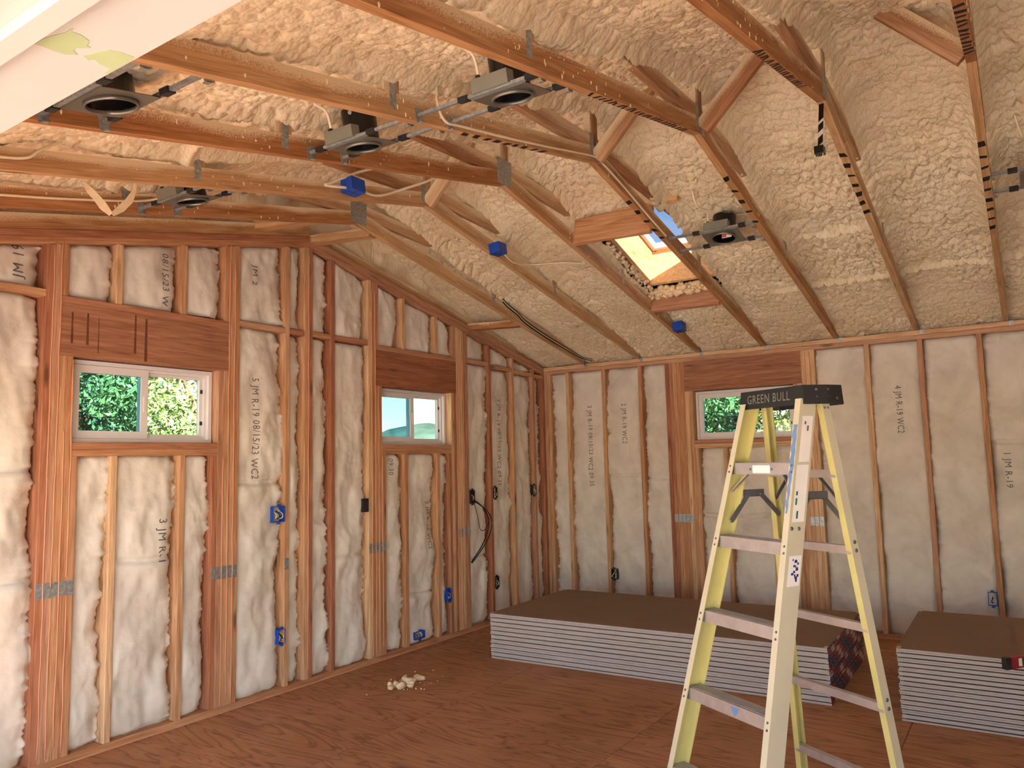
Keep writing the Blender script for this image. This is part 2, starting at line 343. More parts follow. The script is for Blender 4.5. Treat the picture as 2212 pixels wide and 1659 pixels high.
# eave wall members
Ew = wall_back
for a in (0, .04, .262, .675, 1.075, 1.359, 1.397, 1.435, 1.473, 1.511, 2.615, 2.653, 2.691, 3.125, 3.521, 3.932, 4.34, 4.75, 5.15, 5.56, 5.97):
    stud(EAV, Ew, a, .038, 2.384, 'fir_red' if a in (3.521, 1.359, 1.397, 0) else 'fir')
for a in (1.549, 1.587, 2.539, 2.577): stud(EAV, Ew, a, .038, 2.10, 'fir', 'jack_stud')
for a in (1.625, 2.501, 1.895, 2.30): stud(EAV, Ew, a, .038, 1.566, 'fir', 'cripple_stud')
flatb(EAV, Ew, 1.549, 2.615, 2.10, 2.384, 'header', 'fir_head')
flatb(EAV, Ew, W3[0], W3[1], 1.604, 1.642, 'sill_plate', 'fir_red'); flatb(EAV, Ew, W3[0], W3[1], 1.566, 1.604, 'sill_plate', 'fir')
flatb(EAV, Ew, 0, L, 0, .038, 'bottom_plate', 'fir_red')
flatb(EAV, Ew, 0, L, 2.384, 2.4215, 'top_plate', 'fir_red'); flatb(EAV, Ew, 0, L, 2.4225, 2.46, 'top_plate', 'fir')
# galvanised nail plates on the studs, one to a stud
def nplate(fn, par, a0, z, n, jit=.002):
    for i in range(n):
        a = a0+.038*i; m_ = MB().box((a+.0015, -.0012, z-.038+random.uniform(-jit, jit)), (a+.0365, 0, z+.038), fn)
        m_.build('nail_plate', 'galvanised', par)
for a, z, n in ((4.791, .885, 5), (3.785, .842, 5), (2.421, .852, 5), (1.338, .872, 2), (1.432, .872, 2), (3.375, .835, 1), (.575, .94, 1)): nplate(GAB, G, a, z, n)
for a, z, n in ((1.397, .92, 5), (2.615, .92, 3), (.675, .93, 0)): nplate(EAV, Ew, a, z, n)
# orange sealant beads in the stud joints
def bead(fn, par, a, z0, z1):
    m_ = MB(); n_ = max(4, int((z1-z0)/.12)); m_.tube([fn(a+random.uniform(-.0025, .0025), -.001, z0+(z1-z0)*i/n_) for i in range(n_+1)], .0032, 6, 2)
    m_.build('sealant_bead', 'sealant', par, smooth=True)
for a, z0, z1 in ((4.943, .06, 2.70), (4.905, .9, 2.72), (4.905, .05, .84), (4.867, .1, 1.7), (4.829, .94, 2.08), (4.829, .06, .84), (3.823, .05, 2.82), (3.861, .07, 2.83), (3.861, .9, 2.38), (3.899, .05, 1.55),
                  (3.206, .1, 3.0), (2.573, .06, 2.86), (2.535, .05, 2.85), (2.497, .08, 2.1), (2.459, .1, 1.55), (1.47, .05, 2.68), (1.432, .08, 2.64), (1.508, .07, 2.1)): bead(GAB, G, a, z0, z1)
for a, z0, z1 in ((1.473, .96, 2.37), (1.511, .95, 2.37), (1.473, .35, .87), (2.653, .05, 2.37), (2.691, .05, 2.37)): bead(EAV, Ew, a, z0, z1)
m_ = MB(); m_.tube([(x, .002, .002+.001*math.sin(x*9)) for x in np.linspace(.05, 6.3, 50)], .004, 6, 2); m_.build('sealant_bead', 'sealant', G, smooth=True)
m_ = MB(); m_.tube([(.002, y, .002+.001*math.sin(y*9)) for y in np.linspace(.05, 6.1, 50)], .004, 6, 2); m_.build('sealant_bead', 'sealant', Ew, smooth=True)

for a, w_, z0, z1 in ((4.842, .013, 2.17, 2.34), (4.76, .014, 2.17, 2.345), (4.70, .006, 2.13, 2.33), (4.49, .014, 2.15, 2.375), (4.425, .018, 2.11, 2.36)):
    pymesh('water_stain', [GAB(a+w_/2, -.0005, z0), GAB(a-w_/2, -.0005, z0), GAB(a-w_/3, -.0005, z1), GAB(a+w_/3, -.0005, z1)], [(0, 1, 2, 3)], 'stain', G)
# ---- insulation batts
BATTS = []
def batt(fn, par, a0, a1, z0, zt, seed, split=None):
    """puffy batt between a0..a1 and z0..zt(a); a ragged, compressed border shows the stud sides"""
    wd = a1-a0; zt_ = zt if callable(zt) else (lambda a: zt)
    e = np.array([0, .004, .009, .015, .022, .031, .042]); e = e[e < wd*.3]
    A = np.concatenate([a0+e, np.linspace(a0+e[-1], a1-e[-1], max(4, int(wd/.016)))[1:-1], (a1-e)[::-1]])
    Hh = max(zt_(a0), zt_(a1))-z0; nz = max(6, int(Hh/.014)); T = np.linspace(0, 1, nz)
    ez_ = np.array([0, .004, .01, .018, .03])/Hh; T = np.unique(np.concatenate([ez_, T, 1-ez_]))
    AA, TT = np.meshgrid(A, T, indexing='ij'); zt_a = np.array([zt_(a) for a in A])[:, None]; ZZ = z0+(zt_a-z0)*TT
    ea0, ea1 = AA-a0, a1-AA; ez = np.minimum(ZZ-z0, zt_a-ZZ); s = seed*7.31
    sag0 = .5+.5*np.clip(1.8*perlin(ZZ*2.3+s, s+.3)+.9*perlin(ZZ*9+s, s+5.3)+.5*perlin(ZZ*34, s+9.1), -1, 1.2)
    sag1 = .55+.5*np.clip(1.8*perlin(ZZ*2.1+s, s+2.3)+1.0*perlin(ZZ*10+s, s+7.3)+.8*perlin(ZZ*38, s+3.1)+.5*perlin(ZZ*80, s+1.1), -1, 1.2)
    k0, k1 = (1.0, .35) if fn is GAB else (.75, .35)      # the flanks that face the door side stay open
    sagA, sagB = sag1*k0, sag0*k1
    r_ = .020
    edge = .12*sagA*np.exp(-ea0/(r_*1.5))+.085*sagB*np.exp(-ea1/r_)+.05*np.exp(-ez/.016)*(.5+.6*np.abs(perlin(AA*14+s, ZZ*2)))
    puff = .026*perlin(AA*3.2+s, ZZ*2.2+s)+.024*perlin(AA*7.5+s+ZZ*1.5, ZZ*4.4-s)-.016*np.abs(perlin(AA*6+s-ZZ*2, ZZ*3.1+s*2))+.008*perlin(AA*19+s, ZZ*13+s)+.004*perlin(AA*45, ZZ*38+s)
    crease = np.zeros_like(AA)
    if split:
        for zs in split:
            dz = ZZ-(zs+.02*perlin(AA*5+s, s)); crease += .035*np.exp(-(dz/.012)**2)-.012*np.exp(-((dz+.05)/.05)**2)
    D = .016+edge-puff*np.clip(np.minimum(ea0, ea1)/.03, .25, 1)+crease
    D = np.clip(D, -.02, .125)
    P = np.stack(fn(AA, D, ZZ), -1) if fn is GAB else np.stack([-D, AA, ZZ], -1)
    if fn is GAB: P = np.stack([AA, -D, ZZ], -1)
    F = gridfaces(len(A), len(T))
    o = npmesh('insulation_batt', P.reshape(-1, 3), F, 'batt', par, True, flip=(fn is not GAB))
    BATTS.append((fn, a0, a1, z0, A, T, zt_, D, o)); return o
k = 1
for a0, a1 in ((4.611, 4.791), (4.196, 4.573), (3.975, 4.158)): batt(GAB, G, a0, a1, .038, 1.566, k, [.98] if a1 > 4.5 and a0 < 4.3 else None); k += 1
for a0, a1 in ((4.608, 4.867), (4.204, 4.57), (3.899, 4.166)): batt(GAB, G, a0, a1, 2.424+random.uniform(.0, .02), gtop, k); k += 1
for a0, a1, sp in ((4.981, 5.36, [.95, 1.5]), (5.398, 5.77, None), (5.808, 6.18, None), (3.413, 3.785, [1.385]), (3.244, 3.375, None), (2.994, 3.168, [1.1]), (2.611, 2.956, [.82])):
    batt(GAB, G, a0, a1, .038, 2.404, k, sp); k += 1; batt(GAB, G, a0, a1, 2.445, gtop, k); k += 1
for a0, a1 in ((2.198, 2.421), (1.79, 2.160), (1.622, 1.752)): batt(GAB, G, a0, a1, .04, 1.566, k, [.42] if a0 == 1.79 else None); k += 1
for a0, a1 in ((2.218, 2.497), (1.798, 2.18), (1.546, 1.76)): batt(GAB, G, a0, a1, 2.424, gtop, k); k += 1
for a0, a1, zr in ((1.008, 1.338, 2.392), (.613, .97, 2.37), (.233, .575, 2.35), (.038, .195, 2.34)):
    batt(GAB, G, a0, a1, .038, zr-.003, k, [.62] if a0 > 1 else None); k += 1
    if a0 > .2: batt(GAB, G, a0, a1, zr+.038, gtop, k); k += 1
for a0, a1, sp in ((.078, .262, None), (.30, .675, None), (.713, 1.075, [1.32]), (1.113, 1.359, [1.3])): batt(EAV, Ew, a0, a1, .038, 2.384, k, sp); k += 1
for a0, a1 in ((1.663, 1.895), (1.933, 2.30), (2.338, 2.501)): batt(EAV, Ew, a0, a1, .038, 1.566, k, [.95]); k += 1
for a0, a1 in ((2.729, 3.125), (3.163, 3.521), (3.559, 3.932), (3.97, 4.34), (4.378, 4.75), (4.788, 5.15), (5.188, 5.56), (5.598, 5.97)): batt(EAV, Ew, a0, a1, .038, 2.384, k, [1.55] if a0 > 3.9 else None); k += 1
# ---- lettering
DG = None
def text_mesh(body):
    cu = bpy.data.curves.new('txt', 'FONT'); cu.body = body; cu.size = 1; cu.resolution_u = 2; cu.space_character = 1.12; ob = bpy.data.objects.new('txt', cu); COL.objects.link(ob)
    dg = bpy.context.evaluated_depsgraph_get(); me = bpy.data.meshes.new_from_object(ob.evaluated_get(dg)); bpy.data.objects.remove(ob)
    bm = bmesh.new(); bm.from_mesh(me); bmesh.ops.triangulate(bm, faces=bm.faces[:])
    for _ in range(3):
        es = [e for e in bm.edges if e.calc_length() > .28]
        if not es: break
        bmesh.ops.subdivide_edges(bm, edges=es, cuts=1); bmesh.ops.triangulate(bm, faces=bm.faces[:])
    V = np.array([v.co[:] for v in bm.verts]); F = [[v.index for v in f.verts] for f in bm.faces]; bm.free(); bpy.data.meshes.remove(me)
    V[:, 0] -= V[:, 0].min(); return V, F
def print_on(fn, body, ac, z0, z1, capw=.05, up=1):
    for (f2, a0, a1, b0, A, T, zt_, D, o) in BATTS:
        if f2 is fn and a0 < ac < a1 and b0-.01 < (z0+z1)/2 < zt_(ac): break
    else: return
    V, F = text_mesh(body); ln = V[:, 0].max(); t = V[:, 0]/ln; hy = (V[:, 1]-.35)/.7
    Z = z0+(z1-z0)*t; sg = -1 if fn is GAB else 1; Aa = ac+sg*up*hy*capw
    ti = np.clip((Z-b0)/(np.array([zt_(a) for a in Aa])-b0), 0, 1)
    ia = np.clip(np.searchsorted(A, Aa)-1, 0, len(A)-2); it = np.clip(np.searchsorted(T, ti)-1, 0, len(T)-2)
    fa = np.clip((Aa-A[ia])/(A[ia+1]-A[ia]), 0, 1); ft = (ti-T[it])/(T[it+1]-T[it])
    d = (D[ia, it]*(1-fa)+D[ia+1, it]*fa)*(1-ft)+(D[ia, it+1]*(1-fa)+D[ia+1, it+1]*fa)*ft-.0025
    P = [fn(a, dd, zz) for a, dd, zz in zip(Aa, d, Z)]
    pymesh('printed_lettering', P, F, 'ink', o)
print_on(GAB, '5 JM R-19 08/15/23 WC2', 3.645, 2.075, 1.41); print_on(GAB, '5 JM R-19 08/15/23 WC2 09:35', .832, 2.085, 1.26)
print_on(GAB, '2 JM R-19 WC2', 1.885, 1.17, .775, .045); print_on(GAB, '3 JM R-1', 4.287, 1.20, .955); print_on(GAB, '08/15/23 W', 4.30, 2.78, 2.46, .045)
print_on(GAB, 'JM 19', 5.11, 2.48, 2.66, .055, -1); print_on(GAB, '09:30', 2.335, 1.53, 1.40, .045); print_on(GAB, 'JM 2', 3.66, 2.84, 2.70, .04)
print_on(EAV, '3 JM R-19 08/15/23 WC2 09:35', .525, 2.03, 1.22); print_on(EAV, '2 JM R-19 WC2', .905, 2.03, 1.635); print_on(EAV, '4 JM R-19 WC2', 3.36, 2.025, 1.64); print_on(EAV, '1 JM R-19', 4.07, 1.46, 1.2, .045)

# ---- windows
def window(name, fn, w_, slide_left):
    a0, a1, z0, z1 = w_; t = thing(name, fn((a0+a1)/2, .07, z0), kind='structure'); g = .006
    a0 += g; a1 -= g; z1 -= g
    def rect(nm, p0, p1, q0, q1, d0, d1, t_, mat='white_vinyl', par=t):
        m_ = MB(); m_.box((p0, d0, q0), (p1, d1, q0+t_), fn); m_.box((p0, d0, q1-t_), (p1, d1, q1), fn)
        m_.box((p0, d0, q0+t_), (p0+t_, d1, q1-t_), fn); m_.box((p1-t_, d0, q0+t_), (p1, d1, q1-t_), fn); return m_.build(nm, mat, par)
    rect('frame', a0, a1, z0, z1, .062, .15, .022); rect('frame_lip', a0+.022, a1-.022, z0+.022, z1-.022, .085, .15, .016)
    am = (a0+a1)/2; b0, b1, c0, c1 = a0+.024, a1-.024, z0+.024, z1-.024
    if slide_left: near, far = (am-.022, b1), (b0, am+.022)      # gable: left in view is larger a
    else: near, far = (b0, am+.022), (am-.022, b1)
    s1 = rect('sliding_sash', near[0], near[1], c0, c1, .072, .098, .042); s2 = rect('fixed_sash', far[0]+.01, far[1]-.01, c0+.004, c1-.004, .104, .13, .026)
    MB().box((near[0]+.042, .084, c0+.042), (near[1]-.042, .088, c1-.042), fn).build('pane', 'glass_tint', s1)
    MB().box((far[0]+.036, .115, c0+.03), (far[1]-.036, .119, c1-.03), fn).build('pane', 'glass', s2)
    e = near[0]+.012 if slide_left else near[1]-.03
    MB().box((e, .064, (c0+c1)/2-.045), (e+.016, .072, (c0+c1)/2+.045), fn).build('latch', 'white_vinyl', s1)
    ee = a0+.04 if slide_left else a1-.052
    for zz in (.28, .72): MB().box((ee, .1, z0+(z1-z0)*zz-.012), (ee+.014, .104, z0+(z1-z0)*zz+.012), fn).build('clip', 'black_plastic', t)
window('window_1', GAB, W1, True); window('window_2', GAB, W2, True); window('window_3', EAV, W3, False)

# ---- door wall, far wall, door head
m_ = MB()
m_.box((W, -.15, -.2), (W+.16, OPEN[0], 2.5)).box((W, OPEN[1], -.2), (W+.16, L+.15, 2.5)).box((W, OPEN[0], HEAD+.02), (W+.16, OPEN[1], 2.5))
m_.build('wall_front', 'sheathing')['kind'] = 'structure'
vs_ = [(-.15, L, -.2), (W+.15, L, -.2), (W+.15, L, 2.55), (XR, L, 3.8), (-.15, L, 2.55)]
pymesh('wall_right', vs_+[(x, L+.15, z) for x, _, z in vs_], [(0, 1, 2, 3, 4), (9, 8, 7, 6, 5)]+[(i, 5+i, 5+(i+1) % 5, (i+1) % 5) for i in range(5)], 'batt')['kind'] = 'structure'
d1 = thing('door_1', (W+.08, (OPEN[0]+OPEN[1])/2, 0), kind='structure')
hd = MB().box((W, OPEN[0], HEAD), (W+.102, OPEN[1], HEAD+.02)).box((W+.102, OPEN[0], HEAD-.012), (W+.128, OPEN[1], HEAD+.02)).box((W+.128, OPEN[0], HEAD+.004), (W+.21, OPEN[1], HEAD+.02)).build('jamb_head', 'white_paint', d1)
for y0, y1 in ((OPEN[0]-.02, OPEN[0]), (OPEN[1], OPEN[1]+.02)): MB().box((W, y0, 0), (W+.2, y1, HEAD+.02)).build('jamb_side', 'white_paint', d1)
MB().box((W, OPEN[0], -.02), (W+.2, OPEN[1], .006)).build('threshold', 'aluminium', d1)
for pts in ([(6.4968, 3.2413), (6.4968, 3.2642), (6.4922, 3.2826), (6.4882, 3.2965), (6.4874, 3.3144), (6.4844, 3.3051), (6.4744, 3.3068), (6.4618, 3.3015), (6.458, 3.2889), (6.4522, 3.2876), (6.4629, 3.2731), (6.4625, 3.2645), (6.4536, 3.2581), (6.4636, 3.2463), (6.4791, 3.2438), (6.491, 3.2438)],
            [(6.4484, 3.2614), (6.445, 3.2716), (6.4421, 3.2849), (6.4367, 3.2997), (6.4247, 3.3068), (6.4091, 3.3091), (6.4082, 3.2969), (6.4065, 3.2844), (6.4065, 3.2603), (6.4065, 3.245), (6.4085, 3.2365), (6.4115, 3.2569), (6.4258, 3.2574), (6.4352, 3.264), (6.4392, 3.2548)]):
    n_ = len(pts); v_ = [(x, y, HEAD-.0006) for x, y in pts]+[(x, y, HEAD) for x, y in pts]
    pymesh('paint_patch', v_, [tuple(range(n_))]+[(i, (i+1) % n_, n_+(i+1) % n_, n_+i) for i in range(n_)], 'green_paint', hd)

# ---- ceiling foam
def worley(x, y, seed):
    xi = np.floor(x).astype(int); yi = np.floor(y).astype(int); best = np.full(x.shape, 9.0)
    R = np.random.default_rng(seed).random((512, 2))
    for i in (-1, 0, 1):
        for j in (-1, 0, 1):
            q = R[PERM[(PERM[(xi+i) & 511]+yi+j) & 511]]; best = np.minimum(best, (xi+i+q[..., 0]-x)**2+(yi+j+q[..., 1]-y)**2)
    return best
def foam():
    xs = np.arange(-.13, W+.14, .0078); ys_ = np.concatenate([np.arange(-.13, 4.75, .0078), np.arange(4.78, L+.1, .12)])
    X, Y = np.meshgrid(xs, ys_, indexing='ij')
    d = np.abs(X-XR); base = 2.50+.31*(XR-np.sqrt(d*d+.004)); h = np.zeros_like(X)
    h += .030*perlin(X*1.7, Y*1.7+3)+.022*perlin(X*4.1+9, Y*3.6)+.012*perlin(X*9.5, Y*8+5)
    q = np.abs(perlin(X*10+2*perlin(X*4, Y*4), Y*11+1)); h -= .010*(q-.2)
    wx, wy = X+.018*perlin(X*14, Y*14)+.02*perlin(X*6+4, Y*6), Y+.018*perlin(X*14+7, Y*14+3)
    reg = np.clip(.85+1.0*perlin(X*1.3+5, Y*1.3), .45, 1.3)
    h -= reg*(.027*np.sqrt(1-np.minimum(worley(wx*21, wy*28, 1)/.6, 1))+.014*np.sqrt(1-np.minimum(worley(wx*43, wy*52, 2)/.65, 1))-.024)
    gap = np.clip(base-(H+M*np.minimum(X, W-X))-.125, 0, .1)
    for ty in TY: h -= np.minimum(gap, .075+.03*perlin(X*2.7, ty*5+Y*0))*np.exp(-((Y-ty)/.055)**2)
    for xc, amp, y0, y1 in ((.90, .035, 2.6, 4.9), (1.51, .028, 2.95, 3.9), (4.9, .03, .5, 1.6)):
        c = xc+.05*perlin(Y*2.3, xc*7+Y*0); h -= amp*np.exp(-((X-c)/.022)**2)*np.clip((Y-y0)/.1, 0, 1)*np.clip((y1-Y)/.1, 0, 1)*(.6+.8*np.clip(perlin(Y*3, Y*0+xc)+.5, 0, 1))
    Z = base+h
    cx = (X[:-1, :-1]+X[1:, 1:])/2; cy_ = (Y[:-1, :-1]+Y[1:, 1:])/2
    keep = ~((cx > 1.10+.015*perlin(cy_*20, cx*0)) & (cx < 2.225) & (cy_ > 1.735) & (cy_ < 2.33+.012*perlin(cx*15, cy_*0)))
    V = np.stack([X, Y, Z], -1).reshape(-1, 3)
    o = npmesh('ceiling', V, gridfaces(*X.shape, keep=keep), 'foam', None, True, flip=True); o['kind'] = 'structure'; return o
ceiling = foam()
xs = np.arange(-.1, W+.1, .03); ts = np.linspace(0, 1, 24); X, Tt = np.meshgrid(xs, ts, indexing='ij'); xc = np.clip(X, 0, W)
zlo = H+M*np.minimum(xc, W-xc); zhi = foam_z(xc)+.03; Zg = zlo+(zhi-zlo)*Tt
Yg = -.10+.05*perlin(X*5, Zg*6)+.02*perlin(X*17, Zg*15)+.05*Tt**2
npmesh('gable_foam', np.stack([X, Yg, Zg], -1).reshape(-1, 3), gridfaces(*X.shape), 'foam', wall_left, True, flip=False)
# ---- roof above, with the skylight opening
TH = math.atan(.31); CS, SN = math.cos(TH), math.sin(TH)
def rp(s, y, n): return (s*CS-n*SN, y, 2.50+s*SN+n*CS)     # roof-plane coordinates (s up the slope, n out)
S0, S1, Y0, Y1 = 1.19/CS, 2.22/CS, 1.752, 2.42
roof = MB()
for (a, b, c, d) in ((-.62, S0-.02, -.35, L+.3), (S1+.02, XR/CS+.04, -.35, L+.3), (S0-.02, S1+.02, -.35, Y0-.02), (S0-.02, S1+.02, Y1+.02, L+.3)): roof.box((a, c, .17), (b, d, .24), rp)
mir = lambda s, y, n: (W-rp(s, y, n)[0], y, rp(s, y, n)[2])
roof.box((-.62, -.35, .17), (XR/CS+.04, L+.3, .24), mir)
roof.build('roof', 'shingle')['kind'] = 'structure'
MB().box((W+.16, -.35, 2.32), (W+.62, L+.3, 2.335)).build('soffit', 'white_paint')['kind'] = 'structure'
sk = thing('window_4', (1.7, 2.0, 3.2), kind='structure')
for nm, lo, hi in (('well_board', (S0-.03, Y0-.01, .02), (S0, Y1+.01, .33)), ('well_board', (S1, Y0-.01, -.04), (S1+.03, Y1+.01, .33)), ('well_board', (S0, Y0-.03, .02), (S1, Y0, .33)), ('well_board', (S0, Y1, .02), (S1, Y1+.03, .33))):
    MB().box(lo, hi, rp).build(nm, 'sky_wood', sk)
fr = MB(); fw = .035
fr.box((S0-.03, Y0-.03, .33), (S1+.03, Y0+fw, .38), rp).box((S0-.03, Y1-fw, .33), (S1+.03, Y1+.03, .38), rp).box((S0-.03, Y0+fw, .33), (S0+fw, Y1-fw, .38), rp).box((S1-fw, Y0+fw, .33), (S1+.03, Y1-fw, .38), rp)
fr.build('skylight_frame', 'white_vinyl', sk)
MB().box((S0+fw-.005, Y0+fw-.005, .36), (S1-fw+.005, Y1-fw+.005, .366), rp).build('pane', 'glass_sky', sk)
lumber('header_block', (2.345, TY[2]+.019, 3.05), (2.345, TY[3]-.019, 3.03), .038, .185, (-.21, 0, 1), 'fir', sk)
lumber('header_block', (1.06, TY[2]+.019, 2.742), (1.06, TY[3]-.019, 2.735), .038, .135, (-.25, 0, 1), 'fir_red', sk)
def lump_strip(name, p0, p1, r, n, mat, par, seed):
    rr = random.Random(seed); m_ = MB(); p0, p1 = Vector(p0), Vector(p1)
    for i in range(n):
        p = p0.lerp(p1, rr.random())+Vector((rr.uniform(-r, r), rr.uniform(-r, r), rr.uniform(-r, r)))*.8; s = r*rr.uniform(.25, .7)
        bm = bmesh.new(); bmesh.ops.create_icosphere(bm, subdivisions=1, radius=s)
        m_.add([Vector((v.co.x*rr.uniform(.8, 1.3), v.co.y*rr.uniform(.8, 1.3), v.co.z*rr.uniform(.7, 1.2)))+p for v in bm.verts], [[v.index for v in f.verts] for f in bm.faces]); bm.free()
    return m_.build(name, mat, par, smooth=True)
o = lump_strip('foam_crumbs', (1.10, 1.73, 2.83), (1.10, 2.28, 2.83), .045, 170, 'foam_bit', sk, 3); o['kind'] = 'stuff'
o = lump_strip('foam_crumbs', (1.15, 1.735, 2.86), (1.9, 1.735, 3.06), .03, 130, 'foam_bit', sk, 4); o['kind'] = 'stuff'

# ================================================================== ROOF TRUSSES
TL = ['first roof truss from the gable wall, carrying a bundle of black cables',
      'second roof truss from the gable wall, with a blue box on each slope',
      'third roof truss from the gable wall, on the gable side of the skylight',
      'fourth roof truss, crossing in front of the skylight with a pale cable along it',
      'fifth roof truss, to the right of the skylight, black spray marks underneath',
      'sixth roof truss, with a black and white strip hanging below its peak',
      'seventh roof truss, the rightmost one seen, black spray marks along its underside',
      'eighth roof truss, next to the half-seen recessed light at right']
def truss(k):
    y = TY[k]; t = thing('roof_truss', (XR, y, H), TL[k], 'roof truss', 'scissor roof trusses'); c = .0455
    zc = lambda x: ceil_z(x)+c
    # chords mitred at the peak: one end vertical
    for sgn in (0, 1):
        xe = -.1 if sgn == 0 else W+.1; m_ = MB(); vs_ = []
        L_ = math.hypot(XR-xe, zc(XR)-H); 
        ux = Vector((XR-xe, 0, M*abs(XR-xe))).normalized(); up = Vector((-ux.z, 0, ux.x)) if ux.x > 0 else Vector((ux.z, 0, -ux.x))
        if up.z < 0: up = -up
        org = Vector((xe, y, H-M*.1)); ln = abs(XR-xe)*math.sqrt(1+M*M); dep = .089
        yv = up.cross(ux)
        mw = Matrix(((ux.x, yv.x, up.x, org.x), (ux.y, yv.y, up.y, org.y), (ux.z, yv.z, up.z, org.z), (0, 0, 0, 1)))
        e_ = dep*M
        vs_ = [(0, -.019, 0), (ln, -.019, 0), (ln+0, .019, 0), (0, .019, 0), (0, -.019, dep), (ln+e_, -.019, dep), (ln+e_, .019, dep), (0, .019, dep)]
        m_.add(vs_, BOXF); m_.build('bottom_chord', 'fir_spray', t, mw)
    zp = H+M*XR
    lumber('king_post', (XR, y, zp+.085), (XR, y, 3.56), .038, .089, (1, 0, 0), 'fir_web', t)
    lumber('web', (XR-.03, y, zp+.1), (1.70, y, 3.16), .037, .089, (0, 0, 1), 'fir_web', t)
    lumber('web', (XR+.03, y, zp+.1), (4.68, y, 3.17), .037, .089, (0, 0, 1), 'fir_web', t)
    for x in (4.855, 1.605): lumber('vertical_web', (x, y, zc(x)+.04), (x, y, 3.10), .037, .089, (1, 0, 0), 'fir_web', t)
    big = k in (0, 2)
    for sy in (1, -1):
        yy = y+sy*.0195
        m_ = MB()
        if big: m_.box((XR-.075, yy-.0006, zp-.0), (XR+.075, yy+.0006, zp+.16))
        else: m_.box((XR+.012, yy-.0006, zp+.01), (XR+.052, yy+.0006, zp+.155)).box((XR-.06, yy-.0006, zp+.0), (XR-.02, yy+.0006, zp+.12))
        for i in range(5):
            for j in range(6):
                if big: m_.box((XR-.065+i*.03, yy+sy*.0006, zp+.012+j*.025), (XR-.060+i*.03, yy+sy*.0018, zp+.024+j*.025))
        m_.build('nail_plate', 'galvanised', t)
        for x in (4.83, 1.585): MB().box((x-.0, yy-.0006, zc(x)-.02), (x+.035, yy+.0006, zc(x)+.105)).build('nail_plate', 'galvanised', t)
    # black spray marks under the chord
    marks = {3: [(2.17, 2.78, 5), (3.7, 4.4, 9)], 4: [(2.15, 2.80, 5), (3.35, 4.38, 24)], 5: [(2.02, 2.78, 7), (3.58, 4.28, 22)], 6: [(1.55, 2.6, 9), (3.35, 4.1, 12)]}.get(k, [])
    rr = random.Random(k)
    for x0, x1, n_ in marks:
        for i in range(n_):
            x = x0+(x1-x0)*(i+.5)/n_; wd = (x1-x0)/n_*rr.uniform(.35, .55) if n_ > 9 else rr.uniform(.02, .05); sl = rr.uniform(-.015, .02)
            q = [(x-wd/2, -.0192), (x+wd/2, -.0192), (x+wd/2+sl, rr.uniform(.008, .0192)), (x-wd/2+sl, rr.uniform(.008, .0192))]
            v_ = [(a, y+b, ceil_z(a)-.0006) for a, b in q]+[(a, y+b, ceil_z(a)+.0006) for a, b in q]
            pymesh('spray_mark', v_, BOXF, 'spray_black', t)
    return t
TR = [truss(k) for k in range(8)]
# foam droplets on the sides of the chords that face the room
rr = random.Random(5)
for k in range(7):
    m_ = MB(); y = TY[k]+.019
    for i in range(46):
        x = rr.choice([rr.uniform(3.3, 5.9), rr.uniform(.6, 3.1)]) if i % 3 else rr.uniform(4.2, 5.0); z = ceil_z(x)+rr.uniform(.004, .085); r = rr.uniform(.002, .0055); hh = r*rr.uniform(1, 3)
        bm = bmesh.new(); bmesh.ops.create_icosphere(bm, subdivisions=1, radius=r)
        m_.add([(v.co.x+x, v.co.y*.7+y, v.co.z*hh/r+z) for v in bm.verts], [[v.index for v in f.verts] for f in bm.faces]); bm.free()
    m_.build('foam_droplets', 'foam_bit', TR[k], smooth=True)['kind'] = 'stuff'
# ridge braces between trusses
for lab, p0, p1 in (('diagonal brace at the peak of the fifth truss, leaning up towards the sixth', (XR, TY[4]+.03, 3.16), (XR, TY[5]-.22, 3.52)),
                    ('diagonal brace at the peak of the fourth truss, leaning up behind the fifth', (XR, TY[3]+.03, 3.15), (XR, TY[4]-.2, 3.52)),
                    ('diagonal brace at the peak of the second truss, leaning up behind the third', (XR, TY[1]+.03, 3.15), (XR, TY[2]-.2, 3.52)),
                    ('weathered diagonal brace at the upper right, leaning left from the seventh truss', (XR, TY[6]-.02, 3.17), (XR, TY[5]+.25, 3.53))):
    o = lumber('ridge_brace', p0, p1, .038, .089, (0, 0, 1), 'fir_web', None); tag(o, lab, 'brace', 'ridge braces')
for lab, x, z, w_ in (('short flat block joining gable top to first truss, just left of the peak', 3.54, 3.12, .089), ('short block joining gable top to first truss, just right of the peak', 3.06, 3.125, .089),
                   ('short block joining the gable rake to first truss, lower right slope', 1.16, 2.735, .089)):
    o = lumber('lookout_block', (x+.1, -.08, z), (x-.03, TY[0]-.02, z-.005), w_, .06, (0, 0, 1), 'fir_spray', None); tag(o, lab, 'wood block', 'blocks by the gable')
# hurricane ties at the trusses on the eave plate
for y in TY[:7]:
    m_ = MB(); yy = y+.021
    m_.box((.001, yy, 2.425), (.0022, yy+.03, 2.462)).box((-.03, yy-.001, 2.46), (.001, yy+.001, 2.53)).box((.001, yy-.001, 2.45), (.02, yy+.001, 2.50)); m_.build('hurricane_tie', 'galvanised', wall_back)

